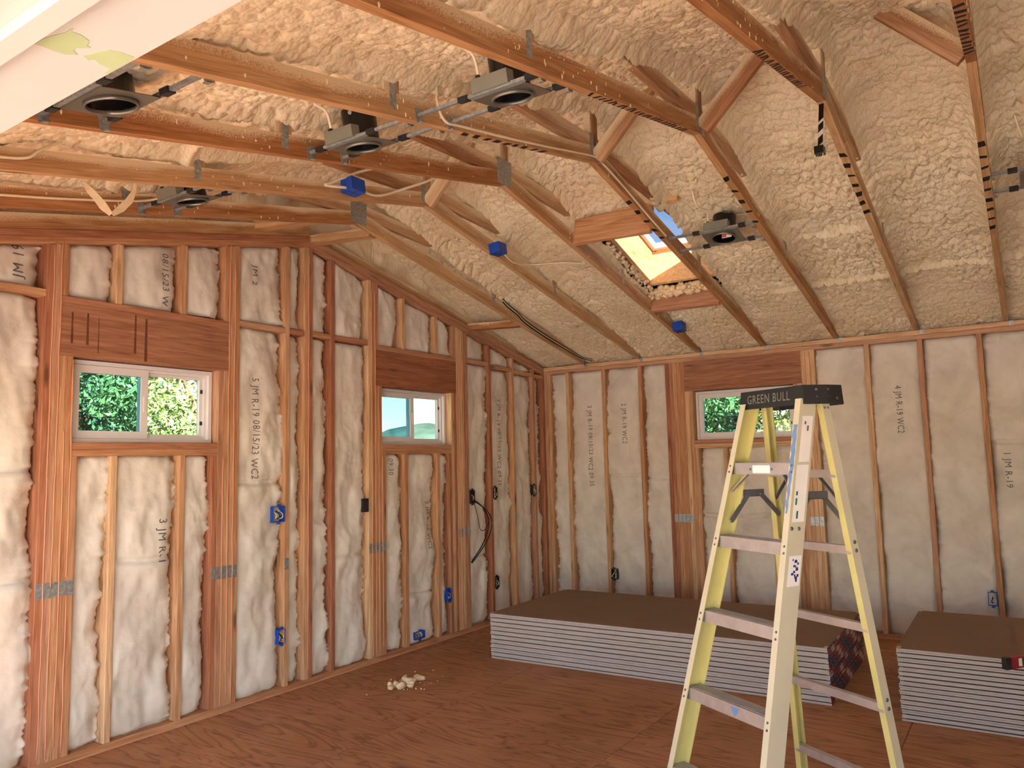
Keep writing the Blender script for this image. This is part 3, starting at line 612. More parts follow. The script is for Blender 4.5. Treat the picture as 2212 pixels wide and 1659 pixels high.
# ================================================================== RECESSED LIGHTS
def can(x, y, k, label, deep=True):
    """housing hung between trusses k and k+1; local frame: X up/down the slope, Y along the bay, Z normal"""
    z = ceil_z(x); sl = M if x < XR else -M; ux = Vector((1, 0, sl)).normalized(); uz = Vector((-ux.z, 0, ux.x))
    t = thing('recessed_light', (x, y, z), label, 'recessed light', 'recessed light housings'); O = Vector((x, y, z+.012))
    mw = Matrix(((ux.x, 0, uz.x, O.x), (ux.y, 1, uz.y, O.y), (ux.z, 0, uz.z, O.z), (0, 0, 0, 1)))
    ya, yb = TY[k]+.019-y, TY[k+1]-.019-y
    # mounting plate with round opening
    n_ = 32; R_ = .078; outer = []
    for i in range(n_):
        a = 2*math.pi*(i+.5)/n_; c_, s_ = math.cos(a), math.sin(a); sc_ = min(.095/abs(c_) if c_ else 9, .12/abs(s_) if s_ else 9); outer.append((c_*sc_, s_*sc_))
    v_ = [(R_*math.cos(2*math.pi*(i+.5)/n_), R_*math.sin(2*math.pi*(i+.5)/n_), 0) for i in range(n_)]+[(a, b, 0) for a, b in outer]
    v_ += [(a, b, c+.002) for a, b, c in v_]
    fs = [(i, (i+1) % n_, n_+(i+1) % n_, n_+i) for i in range(n_)]+[(2*n_+i, 3*n_+i, 3*n_+(i+1) % n_, 2*n_+(i+1) % n_) for i in range(n_)]+[(n_+i, n_+(i+1) % n_, 3*n_+(i+1) % n_, 3*n_+i) for i in range(n_)]
    pl = pymesh('mounting_plate', v_, fs, 'plate_grey', t, mw)
    MB().box((-.095, -.12, .002), (-.093, .12, .016)).build('plate_flange', 'plate_grey', pl, mw); MB().box((.093, -.12, .002), (.095, .12, .022)).build('plate_flange', 'plate_grey', pl, mw)
    MB().ring((0, 0, -.012), (0, 0, 1), .074, .080, .016).build('collar', 'plate_grey', t, mw, True)
    c_ = MB().cyl((0, 0, .0), (0, 0, .15), .074, .074, 28, False).cyl((0, 0, .149), (0, 0, .15), .074, .074, 28); c_.build('can_housing', 'black_gloss', t, mw)
    MB().box((-.062, -.035, .03), (-.060, .03, .065)).build('rating_label', 'label_white', t, mw); MB().box((-.0598, -.033, .034), (-.0592, -.005, .058)).build('rating_label', 'label_orange', t, mw)
    jb = MB().box((.082, -.095, .012), (.128, .065, .062)).build('junction_box', 'can_grey', t, mw)
    MB().box((.0812, -.055, .024), (.082, .01, .056)).build('wiring_label', 'label_white', jb, mw)
    MB().box((.10, -.08, .062), (.112, -.065, .078)).box((.10, .03, .062), (.112, .045, .078)).build('knockout', 'black_plastic', jb, mw)
    m_ = MB()
    for i in range(5): m_.box((.080, -.095+i*.034, .006), (.083, -.073+i*.034, .02))
    m_.build('tab', 'can_grey', jb, mw)
    for bx in (-.098, .102):
        m_ = MB().box((bx-.009, ya, .006), (bx+.009, yb, .009)).box((bx-.009, ya, .009), (bx-.007, yb, .018)).box((bx+.007, ya, .009), (bx+.009, yb, .018)); hb = m_.build('hanger_bar', 'galvanised', t, mw)
        for yy in (-.15, .15): MB().box((bx-.014, yy-.022, .002), (bx+.014, yy+.022, .022)).build('bar_clip', 'black_plastic', hb, mw)
        for yy, s_ in ((ya, 1), (yb, -1)): MB().box((bx-.018, yy, -.018), (bx+.018, yy+s_*.003, .04)).box((bx-.01, yy, -.02), (bx+.01, yy+s_*.02, -.016)).build('bar_foot', 'galvanised', hb, mw)
    MB().cyl((.07, .02, .15), (.14, .08, .10), .008, .008, 8).build('conduit', 'dark_steel', t, mw)
    up = [tuple((mw @ Vector(p))[:]) for p in ((.105, -.07, .075), (.115, -.075, .15))]; fz_ = float(foam_z(np.array(x)))
    MB().tube([up[0], up[1], (x+.2, y-.1, fz_-.05), (x+.22, y-.12, fz_+.05)], .006).build('feed_cable', 'cable_white', t, smooth=True)
    return t
can(5.70, 1.93, 2, 'recessed light housing half hidden behind the white door head')
can(4.607, 1.93, 2, 'recessed light housing on the left slope between third and fourth trusses')
can(4.60, 2.70, 3, 'recessed light housing on the left slope between fourth and fifth trusses')
can(4.66, .78, 0, 'recessed light housing lowest on the left slope, nearest the gable wall')
can(2.057, 2.66, 3, 'recessed light housing on the right slope beside the skylight')
can(2.085, 4.40, 6, 'recessed light housing cut off by the right edge of the photo')

# ================================================================== BOXES AND CABLES
def gang_box(loc, nrm, size, mat, label, wires='white', tilt=0, open_=True, up=(0, 0, 1)):
    """open-fronted plastic box; nrm points into the room, loc is the centre of the front"""
    t = thing('outlet_box', loc, label, 'electrical box', 'electrical boxes'); n = Vector(nrm).normalized(); u = Vector(up); r = u.cross(n).normalized(); u = n.cross(r)
    c = Vector(loc); w2, h2, d = size[0]/2, size[1]/2, size[2]; ct, st = math.cos(tilt), math.sin(tilt); r, u = r*ct+u*st, u*ct-r*st
    mw = Matrix(((r.x, u.x, n.x, c.x), (r.y, u.y, n.y, c.y), (r.z, u.z, n.z, c.z), (0, 0, 0, 1))); e = .003
    b = MB().box((-w2, -h2, -d), (w2, -h2+e, 0)).box((-w2, h2-e, -d), (w2, h2, 0)).box((-w2, -h2+e, -d), (-w2+e, h2-e, 0)).box((w2-e, -h2+e, -d), (w2, h2-e, 0)).box((-w2+e, -h2+e, -d), (w2-e, h2-e, -d+e))
    if not open_: b.box((-w2+e, -h2+e, -e), (w2-e, h2-e, 0))
    if open_: b.box((-.01, h2, -.012), (.01, h2+.014, 0)).box((-.01, -h2-.014, -.012), (.01, -h2, 0))
    bo = b.build('box_shell', mat, t, mw)
    if open_:
        rr = random.Random(hash(label) % 999)
        for i, col in enumerate({'white': ('cable_white', 'cable_black', 'cable_white'), 'dark': ('cable_black', 'copper', 'cable_white'), 'none': ()}[wires]):
            x = -w2*.5+w2*.5*i; MB().tube([(x, h2*.6, -d+.006), (x+rr.uniform(-.008, .008), h2*.1, -.012), (x+rr.uniform(-.012, .012), -h2*.4, -.004), (x+rr.uniform(-.006, .006), -h2*.6, -.02)], .0035, 6, 4).build('wire', col, bo, mw, True)
    else: MB().box((-w2+.012, -.0015, 0), (w2-.012, .0015, .001)).box((-.0015, -h2+.012, 0), (.0015, h2-.012, .001)).build('cover_groove', 'black_plastic', bo, mw)
    return t
gy, ex = (0, 1, 0), (1, 0, 0)
gang_box((3.468, .012, 1.17), gy, (.10, .105, .075), 'blue_plastic', 'blue double box full of wires between batts, right of the left window')
gang_box((3.432, .005, .365), gy, (.055, .095, .07), 'blue_plastic', 'small blue box low on the gable wall, half buried in batt')
gang_box((2.652, .008, 1.18), gy, (.058, .1, .075), 'black_plastic', 'black box with a white front left of the middle window', open_=False)
gang_box((2.045, .012, .105), gy, (.12, .06, .06), 'blue_plastic', 'blue box lying on the bottom plate below the middle window', wires='dark')
gang_box((1.652, .008, .36), gy, (.055, .1, .075), 'blue_plastic', 'blue box low beside the stud cluster right of the middle window', tilt=.12)
gang_box((1.302, .012, 1.175), gy, (.06, .12, .075), 'black_plastic', 'black box with long black cables hanging from it', wires='dark')
gang_box((.940, .008, 1.195), gy, (.06, .1, .075), 'black_plastic', 'upper black box on the gable wall near the corner, left one', wires='white')
gang_box((.250, .008, 1.19), gy, (.06, .1, .075), 'black_plastic', 'upper black box on the gable wall closest to the corner', wires='white')
gang_box((.940, .008, .37), gy, (.06, .1, .075), 'black_plastic', 'black box low on the gable wall just above the drywall stack', wires='white')
gang_box((.008, .745, .365), ex, (.06, .1, .075), 'black_plastic', 'black box low on the right wall behind the drywall stack', wires='white')
gang_box((.008, 3.898, .37), ex, (.06, .1, .075), 'blue_plastic', 'blue box low on the right wall behind the second drywall stack', wires='white')
gang_box((3.905, TY[1]+.075, 3.012), (0, .12, -1), (.105, .085, .075), 'blue_plastic', 'blue ceiling box on the left slope of the second truss', open_=False, up=(0, 1, 0))
gang_box((2.479, TY[1]+.075, 2.965), (0, .12, -1), (.10, .085, .075), 'blue_plastic', 'blue ceiling box on the right slope of the second truss', open_=False, up=(0, 1, 0))
gang_box((.62, TY[2]+.075, 2.575), (.1, .12, -1), (.10, .085, .075), 'blue_plastic', 'blue ceiling box near the eave below the skylight', open_=False, up=(0, 1, 0))
gang_box((.36, TY[6]-.07, 2.64), (.25, 0, -1), (.09, .075, .07), 'blue_plastic', 'blue ceiling box near the eave beside the rightmost truss', wires='none', up=(0, 1, 0))
def cable(pts, r, mat, label, cat='cable', name='electrical_cable', group='loose cables'):
    tag(MB().tube(pts, r).build(name, mat, smooth=True), label, cat, group)
cable([(4.60, TY[3]+.03, 3.0), (4.596, 2.335, 2.929), (4.547, 2.335, 2.875), (4.428, 2.332, 2.896), (4.077, 2.332, 2.967), (3.655, 2.332, 3.06), (3.222, 2.332, 3.158), (3.127, 2.332, 3.15), (2.845, 2.332, 3.089), (2.519, 2.332, 3.004), (2.229, 2.332, 2.938)], .006, 'cable_white', 'pale cable stapled along the fourth truss over its peak')
cable([(5.9, .502, 2.62), (5.421, .502, 2.718), (5.188, .502, 2.766), (4.855, .502, 2.845), (4.72, .51, 2.885), (4.70, .62, 2.89)], .006, 'cable_white', 'pale cable along the first truss into the lowest left light')
cable([(5.9, 1.112, 2.62), (5.674, 1.112, 2.66), (5.579, 1.114, 2.687), (5.538, 1.116, 2.728), (5.45, 1.10, 2.80)], .006, 'cable_white', 'short pale cable at far left on the second truss')
cable([(3.846, 1.16, 3.043), (3.684, 1.135, 3.064), (3.502, 1.15, 3.147), (3.25, 1.25, 3.29), (3.1, 1.3, 3.45)], .008, 'cable_white', 'foam-coated cable swooping right from the left blue ceiling box')
cable([(3.962, 1.16, 3.026), (4.091, 1.135, 3.009), (4.06, 1.14, 3.03), (3.89, 1.16, 3.131), (3.70, 1.2, 3.24), (3.6, 1.25, 3.4)], .008, 'cable_white', 'foam-coated cable looping left from the left blue ceiling box')
for i, (dz, m_) in enumerate(((0, 'cable_black'), (.012, 'cable_white'), (.024, 'cable_black'))):
    cable([(1.47, .50, 2.87+dz), (1.396, .503, 2.831+dz), (1.251, .503, 2.787+dz), (1.124, .503, 2.729+dz), (.767, .503, 2.64+dz), (.145, .506, 2.52+dz*.6), (.03, .6, 2.485+dz*.4)], .0055, m_, ['lower black cable of the bundle on the first truss', 'pale cable between the two black ones on the first truss', 'upper black cable of the bundle on the first truss'][i])
cable([(2.42, 1.15, 3.0), (2.35, 1.12, 3.0), (2.199, 1.116, 2.963), (1.95, 1.13, 3.0), (1.75, 1.35, 3.02), (1.55, 1.6, 2.97)], .006, 'cable_white', 'pale cable sagging from the right blue ceiling box to the third truss')
cable([(1.98, TY[3]+.01, 3.09), (1.95, 2.52, 3.09), (1.91, 2.77, 3.08), (1.9, 2.9, 3.06)], .009, 'foam_bit', 'foam-coated cable above the light beside the skylight')
cable([(1.62, 2.30, 2.97), (1.44, 2.36, 2.925), (1.43, 2.46, 2.93), (1.485, 2.80, 2.95), (1.5, 2.9, 2.97)], .009, 'foam_bit', 'foam-coated cable below the light beside the skylight')
for i, pts in enumerate(([(1.302, .02, 1.14), (1.17, .06, 1.05), (1.10, .07, .94), (1.16, .06, .78), (1.385, .05, .60)], [(1.305, .02, 1.15), (1.20, .05, 1.07), (1.125, .055, .93), (1.21, .05, .76), (1.383, .04, .605)], [(1.30, .02, 1.13), (1.29, .05, 1.0), (1.25, .05, .88), (1.17, .05, .88), (1.12, .05, .97), (1.2, .04, 1.06)])):
    cable(pts, .0048 if i < 2 else .003, 'cable_black', ['outer long black cable hanging from the black gable box', 'inner long black cable hanging from the black gable box', 'thin black cable loop hanging from the black gable box'][i])
def strip(name, pts, wds, mat, label, cat, th=.004, nrm=(.5, .8, .1)):
    n = Vector(nrm).normalized(); vs_ = []; P = [Vector(p) for p in pts]
    for i, p in enumerate(P):
        d = (P[min(i+1, len(P)-1)]-P[max(i-1, 0)]).normalized(); s_ = d.cross(n).normalized()*wds[i]/2
        vs_ += [p-s_-n*th/2, p+s_-n*th/2, p+s_+n*th/2, p-s_+n*th/2]
    fs = [(4*i+j, 4*i+(j+1) % 4, 4*i+4+(j+1) % 4, 4*i+4+j) for i in range(len(P)-1) for j in range(4)]+[(3, 2, 1, 0), tuple(range(4*len(P)-4, 4*len(P)))]
    return tag(pymesh(name, vs_, fs, mat), label, cat, 'foam strips')
strip('foam_strip', [(5.17, .72, 2.80), (5.153, .74, 2.765), (5.12, .75, 2.73), (5.09, .75, 2.70), (5.055, .75, 2.672)], [.008, .03, .034, .038, .02], 'foam_bit', 'dangling strip of dried foam, left arm of the V at far left', 'foam strip')
strip('foam_strip', [(5.05, .75, 2.672), (5.01, .75, 2.71), (4.97, .75, 2.76), (4.94, .74, 2.82), (4.925, .72, 2.90)], [.02, .036, .034, .02, .008], 'foam_bit', 'dangling strip of dried foam, right arm of the V at far left', 'foam strip')
# striped strip hanging under the sixth truss
st = thing('hanging_strip', (3.22, TY[5]-.01, 2.82), 'black and white twisted tape with a black clip hanging from the sixth truss', 'hanging strip')
m_ = MB(); zz = [3.125, 3.045, 3.028, 2.985, 2.955, 2.91, 2.885]
for i in range(len(zz)-1):                            # flat strip with slanting black and white bands
    m_.m(i % 2); sl0 = 0 if i == 0 else .022
    vs_ = []
    for xo in (0, .0015):
        for yy, z in ((-.011, zz[i]-sl0), (.011, zz[i]), (.011, zz[i+1]), (-.011, zz[i+1]-.022)): vs_.append((3.205+(3.125-z)*.38+xo, TY[5]+yy, z))
    m_.add(vs_, [(0, 1, 2, 3), (7, 6, 5, 4), (0, 4, 5, 1), (1, 5, 6, 2), (2, 6, 7, 3), (3, 7, 4, 0)])
m_.build('tape', ['black_gloss', 'tape_white'], st)
MB().box((3.285, TY[5]-.02, 2.845), (3.335, TY[5]+.02, 2.878)).build('clip', 'black_gloss', st)
MB().tube([(3.30, TY[5]-.012, 2.846), (3.305, TY[5]-.012, 2.832), (3.31, TY[5], 2.826), (3.315, TY[5]+.012, 2.832), (3.318, TY[5]+.014, 2.846)], .0016, 6, 4).build('wire_loop', 'cable_white', st, smooth=True)

# ================================================================== DRYWALL STACKS
ORD = ['top', 'second', 'third', 'fourth', 'fifth', 'sixth', 'seventh', 'eighth', 'ninth', 'tenth', 'eleventh', 'twelfth', 'thirteenth', 'fourteenth', 'fifteenth', 'sixteenth', 'seventeenth', 'eighteenth', 'nineteenth', 'twentieth', 'twenty-first', 'twenty-second', 'twenty-third', 'twenty-fourth', 'twenty-fifth', 'twenty-sixth', 'twenty-seventh', 'twenty-eighth', 'twenty-ninth', 'thirtieth', 'thirty-first']
def stack(x0, y0, slope, n, th, ln, wd, topl, restl, grp, seed, tapes):
    rr = random.Random(seed); ux = Vector((slope, 1, 0)).normalized(); vx = Vector((-ux.y, ux.x, 0))    # ux along the long edge, vx away from the door
    me = None
    for i in range(n):
        dx, dy = rr.uniform(-.003, .003), rr.uniform(-.004, .004); o_ = Vector((x0, y0, i*th))+ux*dy+vx*dx
        mw = Matrix(((ux.x, vx.x, 0, o_.x), (ux.y, vx.y, 0, o_.y), (0, 0, 1, o_.z), (0, 0, 0, 1))); mt = mw
        if i % 2 == 1: mw = mw @ Matrix.Translation((0, wd, th-.0006)) @ Matrix.Rotation(math.pi, 4, 'X')   # pairs lie face to face
        if me is None:
            m_ = MB(); t_ = th-.0006; tp = .0028       # factory edges taper on the face side
            prof = [(0, 0), (wd, 0), (wd, t_-tp), (wd-.05, t_), (.05, t_), (0, t_-tp)]
            m_.v = [(0, a, b) for a, b in prof]+[(ln, a, b) for a, b in prof]
            m_.f = [(j, 6+j, 6+(j+1) % 6, (j+1) % 6) for j in range(6)]+[tuple(range(6)), tuple(range(11, 5, -1))]
            m_.mi = [0, 1, 0, 0, 0, 1, 1, 1]
            me = bpy.data.meshes.new('drywall_sheet'); me.from_pydata(m_.v, [], m_.f); setmat(me, ['board_paper', 'board_edge']); me.polygons.foreach_set('material_index', m_.mi); me.update()
        o = link('drywall_sheet', me, None, mw); tag(o, topl if i == n-1 else restl % ORD[n-1-i], 'drywall', grp)
        if True:                                             # printed end tape folded over the sheet ends
            hh = th-.0012
            for end in tapes:
                xe = ln if end == 1 else 0; s_ = 1 if end == 1 else -1; t2 = MB(); sw = .102; off = .05*((i//2) % 5)+rr.uniform(-.006, .006); row = i//6
                seq = [(max(0, q*sw-off), min(wd, (q+1)*sw-off), q+row) for q in range(int((wd+off)/sw)+1)]
                for a, b, kk in seq:
                    if b <= a: continue
                    c = (0, 2, 0, 1, 1)[kk % 5] if tapes != (0,) else (1 if kk % 3 == 0 else 2)
                    t2.m(c); t2.box((min(xe, xe+s_*.0015), a, 0), (max(xe, xe+s_*.0015), b, hh)); t2.m(2)
                    t2.box((min(xe-s_*.02, xe), a, hh), (max(xe-s_*.02, xe), b, hh+.0004))
                    if c < 2 and b-a > .03:
                        for q in range(3): t2.box((min(xe+s_*.0015, xe+s_*.0018), a+(b-a)*(.2+.25*q), hh*.3), (max(xe+s_*.0015, xe+s_*.0018), a+(b-a)*(.3+.25*q), hh*.65))
                t2.build('end_tape', ['tape_red', 'tape_blue', 'tape_white'], o, mt)
stack(2.013, .688, -.020, 21, .0159, 2.438, 1.219, 'topmost drywall sheet of the longer stack by the gable wall', 'drywall sheet, %s from the top of the stack behind the ladder', 'drywall in the stack behind the ladder', 2, (0, 1))
stack(2.036, 3.512, -.012, 31, .0127, 2.438, 1.219, 'topmost drywall sheet of the right stack, with a red level on it', 'drywall sheet, %s from the top of the right-hand stack', 'drywall in the right stack', 3, (0,))
# spirit level on the right stack
lv = thing('spirit_level', (2.0, 4.2, .394), 'red spirit level with a black end cap on the right drywall stack', 'spirit level')
ux = Vector((-.82, .57, 0)).normalized(); vx = Vector((-ux.y, ux.x, 0)); o_ = Vector((2.275, 4.03, .3936))
mw = Matrix(((ux.x, vx.x, 0, o_.x), (ux.y, vx.y, 0, o_.y), (0, 0, 1, o_.z), (0, 0, 0, 1)))
b = MB().box((.035, -.012, .0), (1.16, .012, .008)).box((.035, -.012, .047), (1.16, .012, .055)).box((.035, -.009, .008), (.09, .009, .047)).box((.13, -.009, .008), (.56, .009, .047)).box((.64, -.009, .008), (1.16, .009, .047)).build('level_body', 'red_paint', lv, mw)
for x in (0, 1.16): MB().box((x, -.0135, 0), (x+.035, .0135, .057)).build('end_cap', 'black_plastic', lv, mw)
MB().cyl((.11, 0, .008), (.11, 0, .047), .012, .012, 14).build('vial', 'vial', lv, mw); MB().cyl((.56, 0, .03), (.64, 0, .03), .012, .012, 14).build('vial', 'vial', lv, mw)

# ================================================================== FOAM SCRAPS ON THE FLOOR
rr = random.Random(11)
def scrap(x, y, z, sx, sy, sz, rot, seed):
    r2 = random.Random(seed); bm = bmesh.new(); bmesh.ops.create_icosphere(bm, subdivisions=2, radius=1)
    for v in bm.verts:
        n = 1+.35*float(perlin(v.co.x*1.6+seed, v.co.y*1.6+v.co.z))+.18*float(perlin(v.co.x*4+seed, v.co.z*4)); v.co = Vector((v.co.x*sx*n, v.co.y*sy*n, v.co.z*sz*n))
    mz = min(v.co.z for v in bm.verts); mw_ = Matrix.Translation((x, y, z-mz)) @ Matrix.Rotation(rot, 4, 'Z')
    me = bpy.data.meshes.new('foam_scrap'); bm.to_mesh(me); bm.free(); setmat(me, 'foam_bit'); me.polygons.foreach_set('use_smooth', [True]*len(me.polygons))
    tag(link('foam_scrap', me, None, mw_), 'pale foam scrap in the little heap on the plywood floor', 'foam scrap', 'foam scraps in the floor heap')
for i in range(16):
    a = rr.uniform(0, 6.28); r = .16*math.sqrt(rr.random()); 
    scrap(2.86+r*.95*math.cos(a), .585+r*.7*math.sin(a), 0 if i < 11 else .02, rr.uniform(.018, .045), rr.uniform(.014, .028), rr.uniform(.012, .024), rr.uniform(0, 3), i+1)
o = lump_strip('foam_crumbs', (2.80, .50, .005), (2.92, .68, .005), .02, 10, 'foam_bit', None, 6)
bpy.data.objects.remove(o)
m_ = MB()
for i in range(110):
    a = rr.uniform(0, 6.28); r = abs(rr.gauss(0, .11)); x, y = 2.86+r*math.cos(a), .585+r*.8*math.sin(a); s = rr.uniform(.002, .006)
    m_.cyl((x, y, 0), (x+rr.uniform(-s, s), y+rr.uniform(-s, s), s*1.4), s, s*.6, 5)
tag(m_.build('foam_crumbs', 'foam_bit'), 'fine foam crumbs scattered around the floor heap', 'foam crumbs', kind='stuff')

# ================================================================== STEP LADDER
LX, LY, LTH = 3.6635, 3.4274, 1.0358; UT, SU, TF, W0, UTR, SUR, TRR, W0R, ST1, STS, WEBF, WEBR = .1605, .0635, .2722, .1092, .1577, .0668, .1192, -.0321, 1.4564, .2924, .0825, .0399
lad = thing('step_ladder', (LX, LY, 0), 'yellow fibreglass step ladder with aluminium steps and black top cap', 'ladder')
LU = Vector((math.cos(LTH), math.sin(LTH), 0)); LW = Vector((LU.y, -LU.x, 0)); LO = Vector((LX, LY, 0)); HH = 1.78
lp = lambda u, w_, z: LO+LU*u+LW*w_+Vector((0, 0, z))
Uf = lambda z: UT+SU*(HH-z); Wf = lambda z: W0+TF*(HH-z); Ur = lambda z: UTR+SUR*(HH-z); Wr = lambda z: -(W0R+TRR*(HH-z))
def rail(sg, front):
    fl, t_ = .028, .004; web = WEBF if front else WEBR; vs_ = []
    for z in (.012, 1.70):
        u, w_ = (Uf(z), Wf(z)) if front else (Ur(z), Wr(z))
        for a, b in ((0, 0), (0, -web), (-fl, -web), (-fl, -web+t_), (-t_, -web+t_), (-t_, -t_), (-fl, -t_), (-fl, 0)): vs_.append(lp(sg*(u+a), w_+b, z))
    fs = [(i, (i+1) % 8, 8+(i+1) % 8, 8+i) for i in range(8)]+[tuple(range(7, -1, -1)), tuple(range(8, 16))]
    if sg < 0: fs = [f[::-1] for f in fs]
    return pymesh('front_rail' if front else 'rear_rail', vs_, fs, ['fibreglass', 'fibreglass_pale'], lad, mi=[1, 0, 0, 0, 0, 0, 0, 1 if front else 0, 0, 0])
FR = {1: rail(1, True), -1: rail(-1, True)}; RR = {1: rail(1, False), -1: rail(-1, False)}
for sg in (1, -1):
    z = 0; MB().box((-.02, -.1, 0), (.02, .02, .05), lambda a, b, c: lp(sg*(Uf(0)-.014)+a, Wf(0)-.04+b+.02, c)).build('foot', 'black_plastic', FR[sg])
    MB().box((-.02, -.06, 0), (.02, .02, .05), lambda a, b, c: lp(sg*(Ur(0)-.014)+a, Wr(0)+b, c)).build('foot', 'black_plastic', RR[sg])
def rivet(p, n, r, par): 
    p = Vector(p); n = Vector(n).normalized(); MB().cyl(p-n*.001, p+n*.0025, r, r*.6, 10).build('rivet', 'dark_steel', par)
for k in range(5):
    z = ST1-STS*k; u = Uf(z)-.005; w_ = Wf(z)-.006; m_ = MB(); fb = lambda a, b, c: lp(a, b, c)
    m_.box((-u, w_-.076, z-.003), (u, w_, z), fb).box((-u, w_-.003, z-.046), (u, w_, z-.003), fb).box((-u, w_-.076, z-.03), (u, w_-.073, z-.003), fb)
    for g in range(4): m_.box((-u, w_-.012-g*.016-.003, z), (u, w_-.012-g*.016, z+.002), fb)
    stp = m_.build('step', 'aluminium', lad)
    for sg in (1, -1):
        for dz in (-.012, -.036): rivet(lp(sg*(Uf(z+dz)-.013), Wf(z+dz), z+dz), LW, .0055, FR[sg])
    if k == 0:
        MB().box((-.05, w_, z-.04), (.045, w_+.0006, z-.01), fb).build('sticker', 'label_white', stp)
        for a in (-.062, .055): rivet(lp(a, w_, z-.025), LW, .006, stp)
    if k == 3: pymesh('paint_drip', [lp(*p) for p in ((.03, w_+.0006, z-.008), (.075, w_+.0006, z-.006), (.068, w_+.0006, z-.02), (.05, w_+.0006, z-.04), (.036, w_+.0006, z-.03))], [(0, 1, 2, 3, 4)], 'blue_paint', stp)
    z2 = z-.035; u2 = Ur(z2)-.004; w2 = Wr(z2)
    MB().box((-u2, w2-.03, z2-.0), (u2, w2-.002, z2+.003), fb).box((-u2, w2-.005, z2-.028), (u2, w2-.002, z2), fb).build('rear_spreader_bar', 'aluminium', lad)
    if k in (1, 3):
        for dz in (-.002, -.034): rivet(lp(Ur(z2+dz), Wr(z2+dz)-.02, z2+dz+.02), LU, .008, RR[1])
rivet(lp(Uf(1.2), Wf(1.2)-.02, 1.215), LU, .008, FR[1]); rivet(lp(Uf(1.2), Wf(1.2)-.055, 1.213), LU, .008, FR[1])
rivet(lp(Ur(1.665), Wr(1.665)-.01, 1.665), LU, .006, RR[1]); rivet(lp(Ur(1.665), Wr(1.665)-.028, 1.665), LU, .006, RR[1])
def bar(name, p0, p1, wd, th, par, mat='dark_steel', up=None):
    up = Vector(up or (0, 0, 1)); o = lumber(name, p0, p1, th, wd, up, mat, par); return o
for sg in (1, -1):
    u = lambda z, f=True: sg*((Uf(z) if f else Ur(z))-.034); um = sg*(UT+.03-.034)
    a = lp(sg*(Uf(1.22)-.03), Wf(1.22)-.05, 1.22); c = lp(sg*(Ur(1.24)-.03), Wr(1.24)-.015, 1.235); hw = (Wf(1.22)-.05+Wr(1.24)-.015)/2
    um = sg*(Uf(1.25)-.03); h1 = lp(um, hw+.035, 1.325); h2 = lp(um, hw-.035, 1.325)
    bar('spreader_arm', a, h1, .022, .004, lad); bar('spreader_arm', h2, c, .022, .004, lad)
    bar('spreader_hinge', lp(um+sg*.005, hw+.055, 1.33), lp(um+sg*.005, hw-.055, 1.33), .03, .004, lad)
    for q in (a, h1, h2, c): rivet(q, LU, .007, lad)
    z = ST1; bar('step_brace', lp(sg*(Uf(1.34)-.02), Wf(1.34)-.03, 1.34), lp(sg*.065, Wf(z)-.04, z-.012), .02, .003, lad, 'aluminium', LW)
    bar('step_brace', lp(sg*(Ur(1.30)-.02), Wr(1.30)-.012, 1.30), lp(sg*.07, Wr(1.41)-.015, 1.41), .02, .003, lad, 'dark_steel', LW)
# moulded top cap
def ngon(pts, z0, z1): 
    n_ = len(pts); return [(a, b, z0) for a, b in pts]+[(a, b, z1) for a, b in pts], [tuple(range(n_-1, -1, -1)), tuple(range(n_, 2*n_))]+[(i, (i+1) % n_, n_+(i+1) % n_, n_+i) for i in range(n_)]
m_ = MB(); top = [(-.19, -.06), (-.165, -.085), (.165, -.085), (.20, -.05), (.20, .03), (.168, .118), (-.175, .118), (-.19, .05)]
base_ = [(a*1.03, b*1.03) for a, b in top]; n_ = 8
m_.add([lp(a, b, 1.752) for a, b in top]+[lp(a, b, 1.678) for a, b in base_]+[lp(a*.93, b*.9, 1.678) for a, b in base_]+[lp(a*.93, b*.9, 1.735) for a, b in base_],
       [tuple(range(8))[::-1]]+[(i, (i+1) % 8, 8+(i+1) % 8, 8+i) for i in range(8)]+[(8+i, 8+(i+1) % 8, 16+(i+1) % 8, 16+i) for i in range(8)]+[(16+i, 16+(i+1) % 8, 24+(i+1) % 8, 24+i) for i in range(8)]+[tuple(range(24, 32))])
cap = m_.build('top_cap', 'black_plastic', lad)
V, F = text_mesh('GREEN BULL'); ln = V[:, 0].max()
def cap_front(a, z): f = (1.752-z)/.074; return lp(a, .118*(1+.03*f)+.0012, z)
def letters(name, mat, grow, off):
    P = []
    for v in V: a = -.135+.235*v[0]/ln; z = 1.699+.036*v[1]/.7; q = cap_front(a, z); P.append(q+LW*off)
    pymesh(name, P, F, mat, cap)
letters('cap_lettering', 'can_grey', 0, 0)
for dz, dw in ((1.734, .07), (1.734, .025), (1.706, .07), (1.706, .025)): rivet(lp(.199-(.0 if dw < .04 else .014), dw-.0, dz)+LU*.002, LU+LW*.35, .006, cap)
rivet(lp(.203, -.02, 1.70), LU, .008, cap)
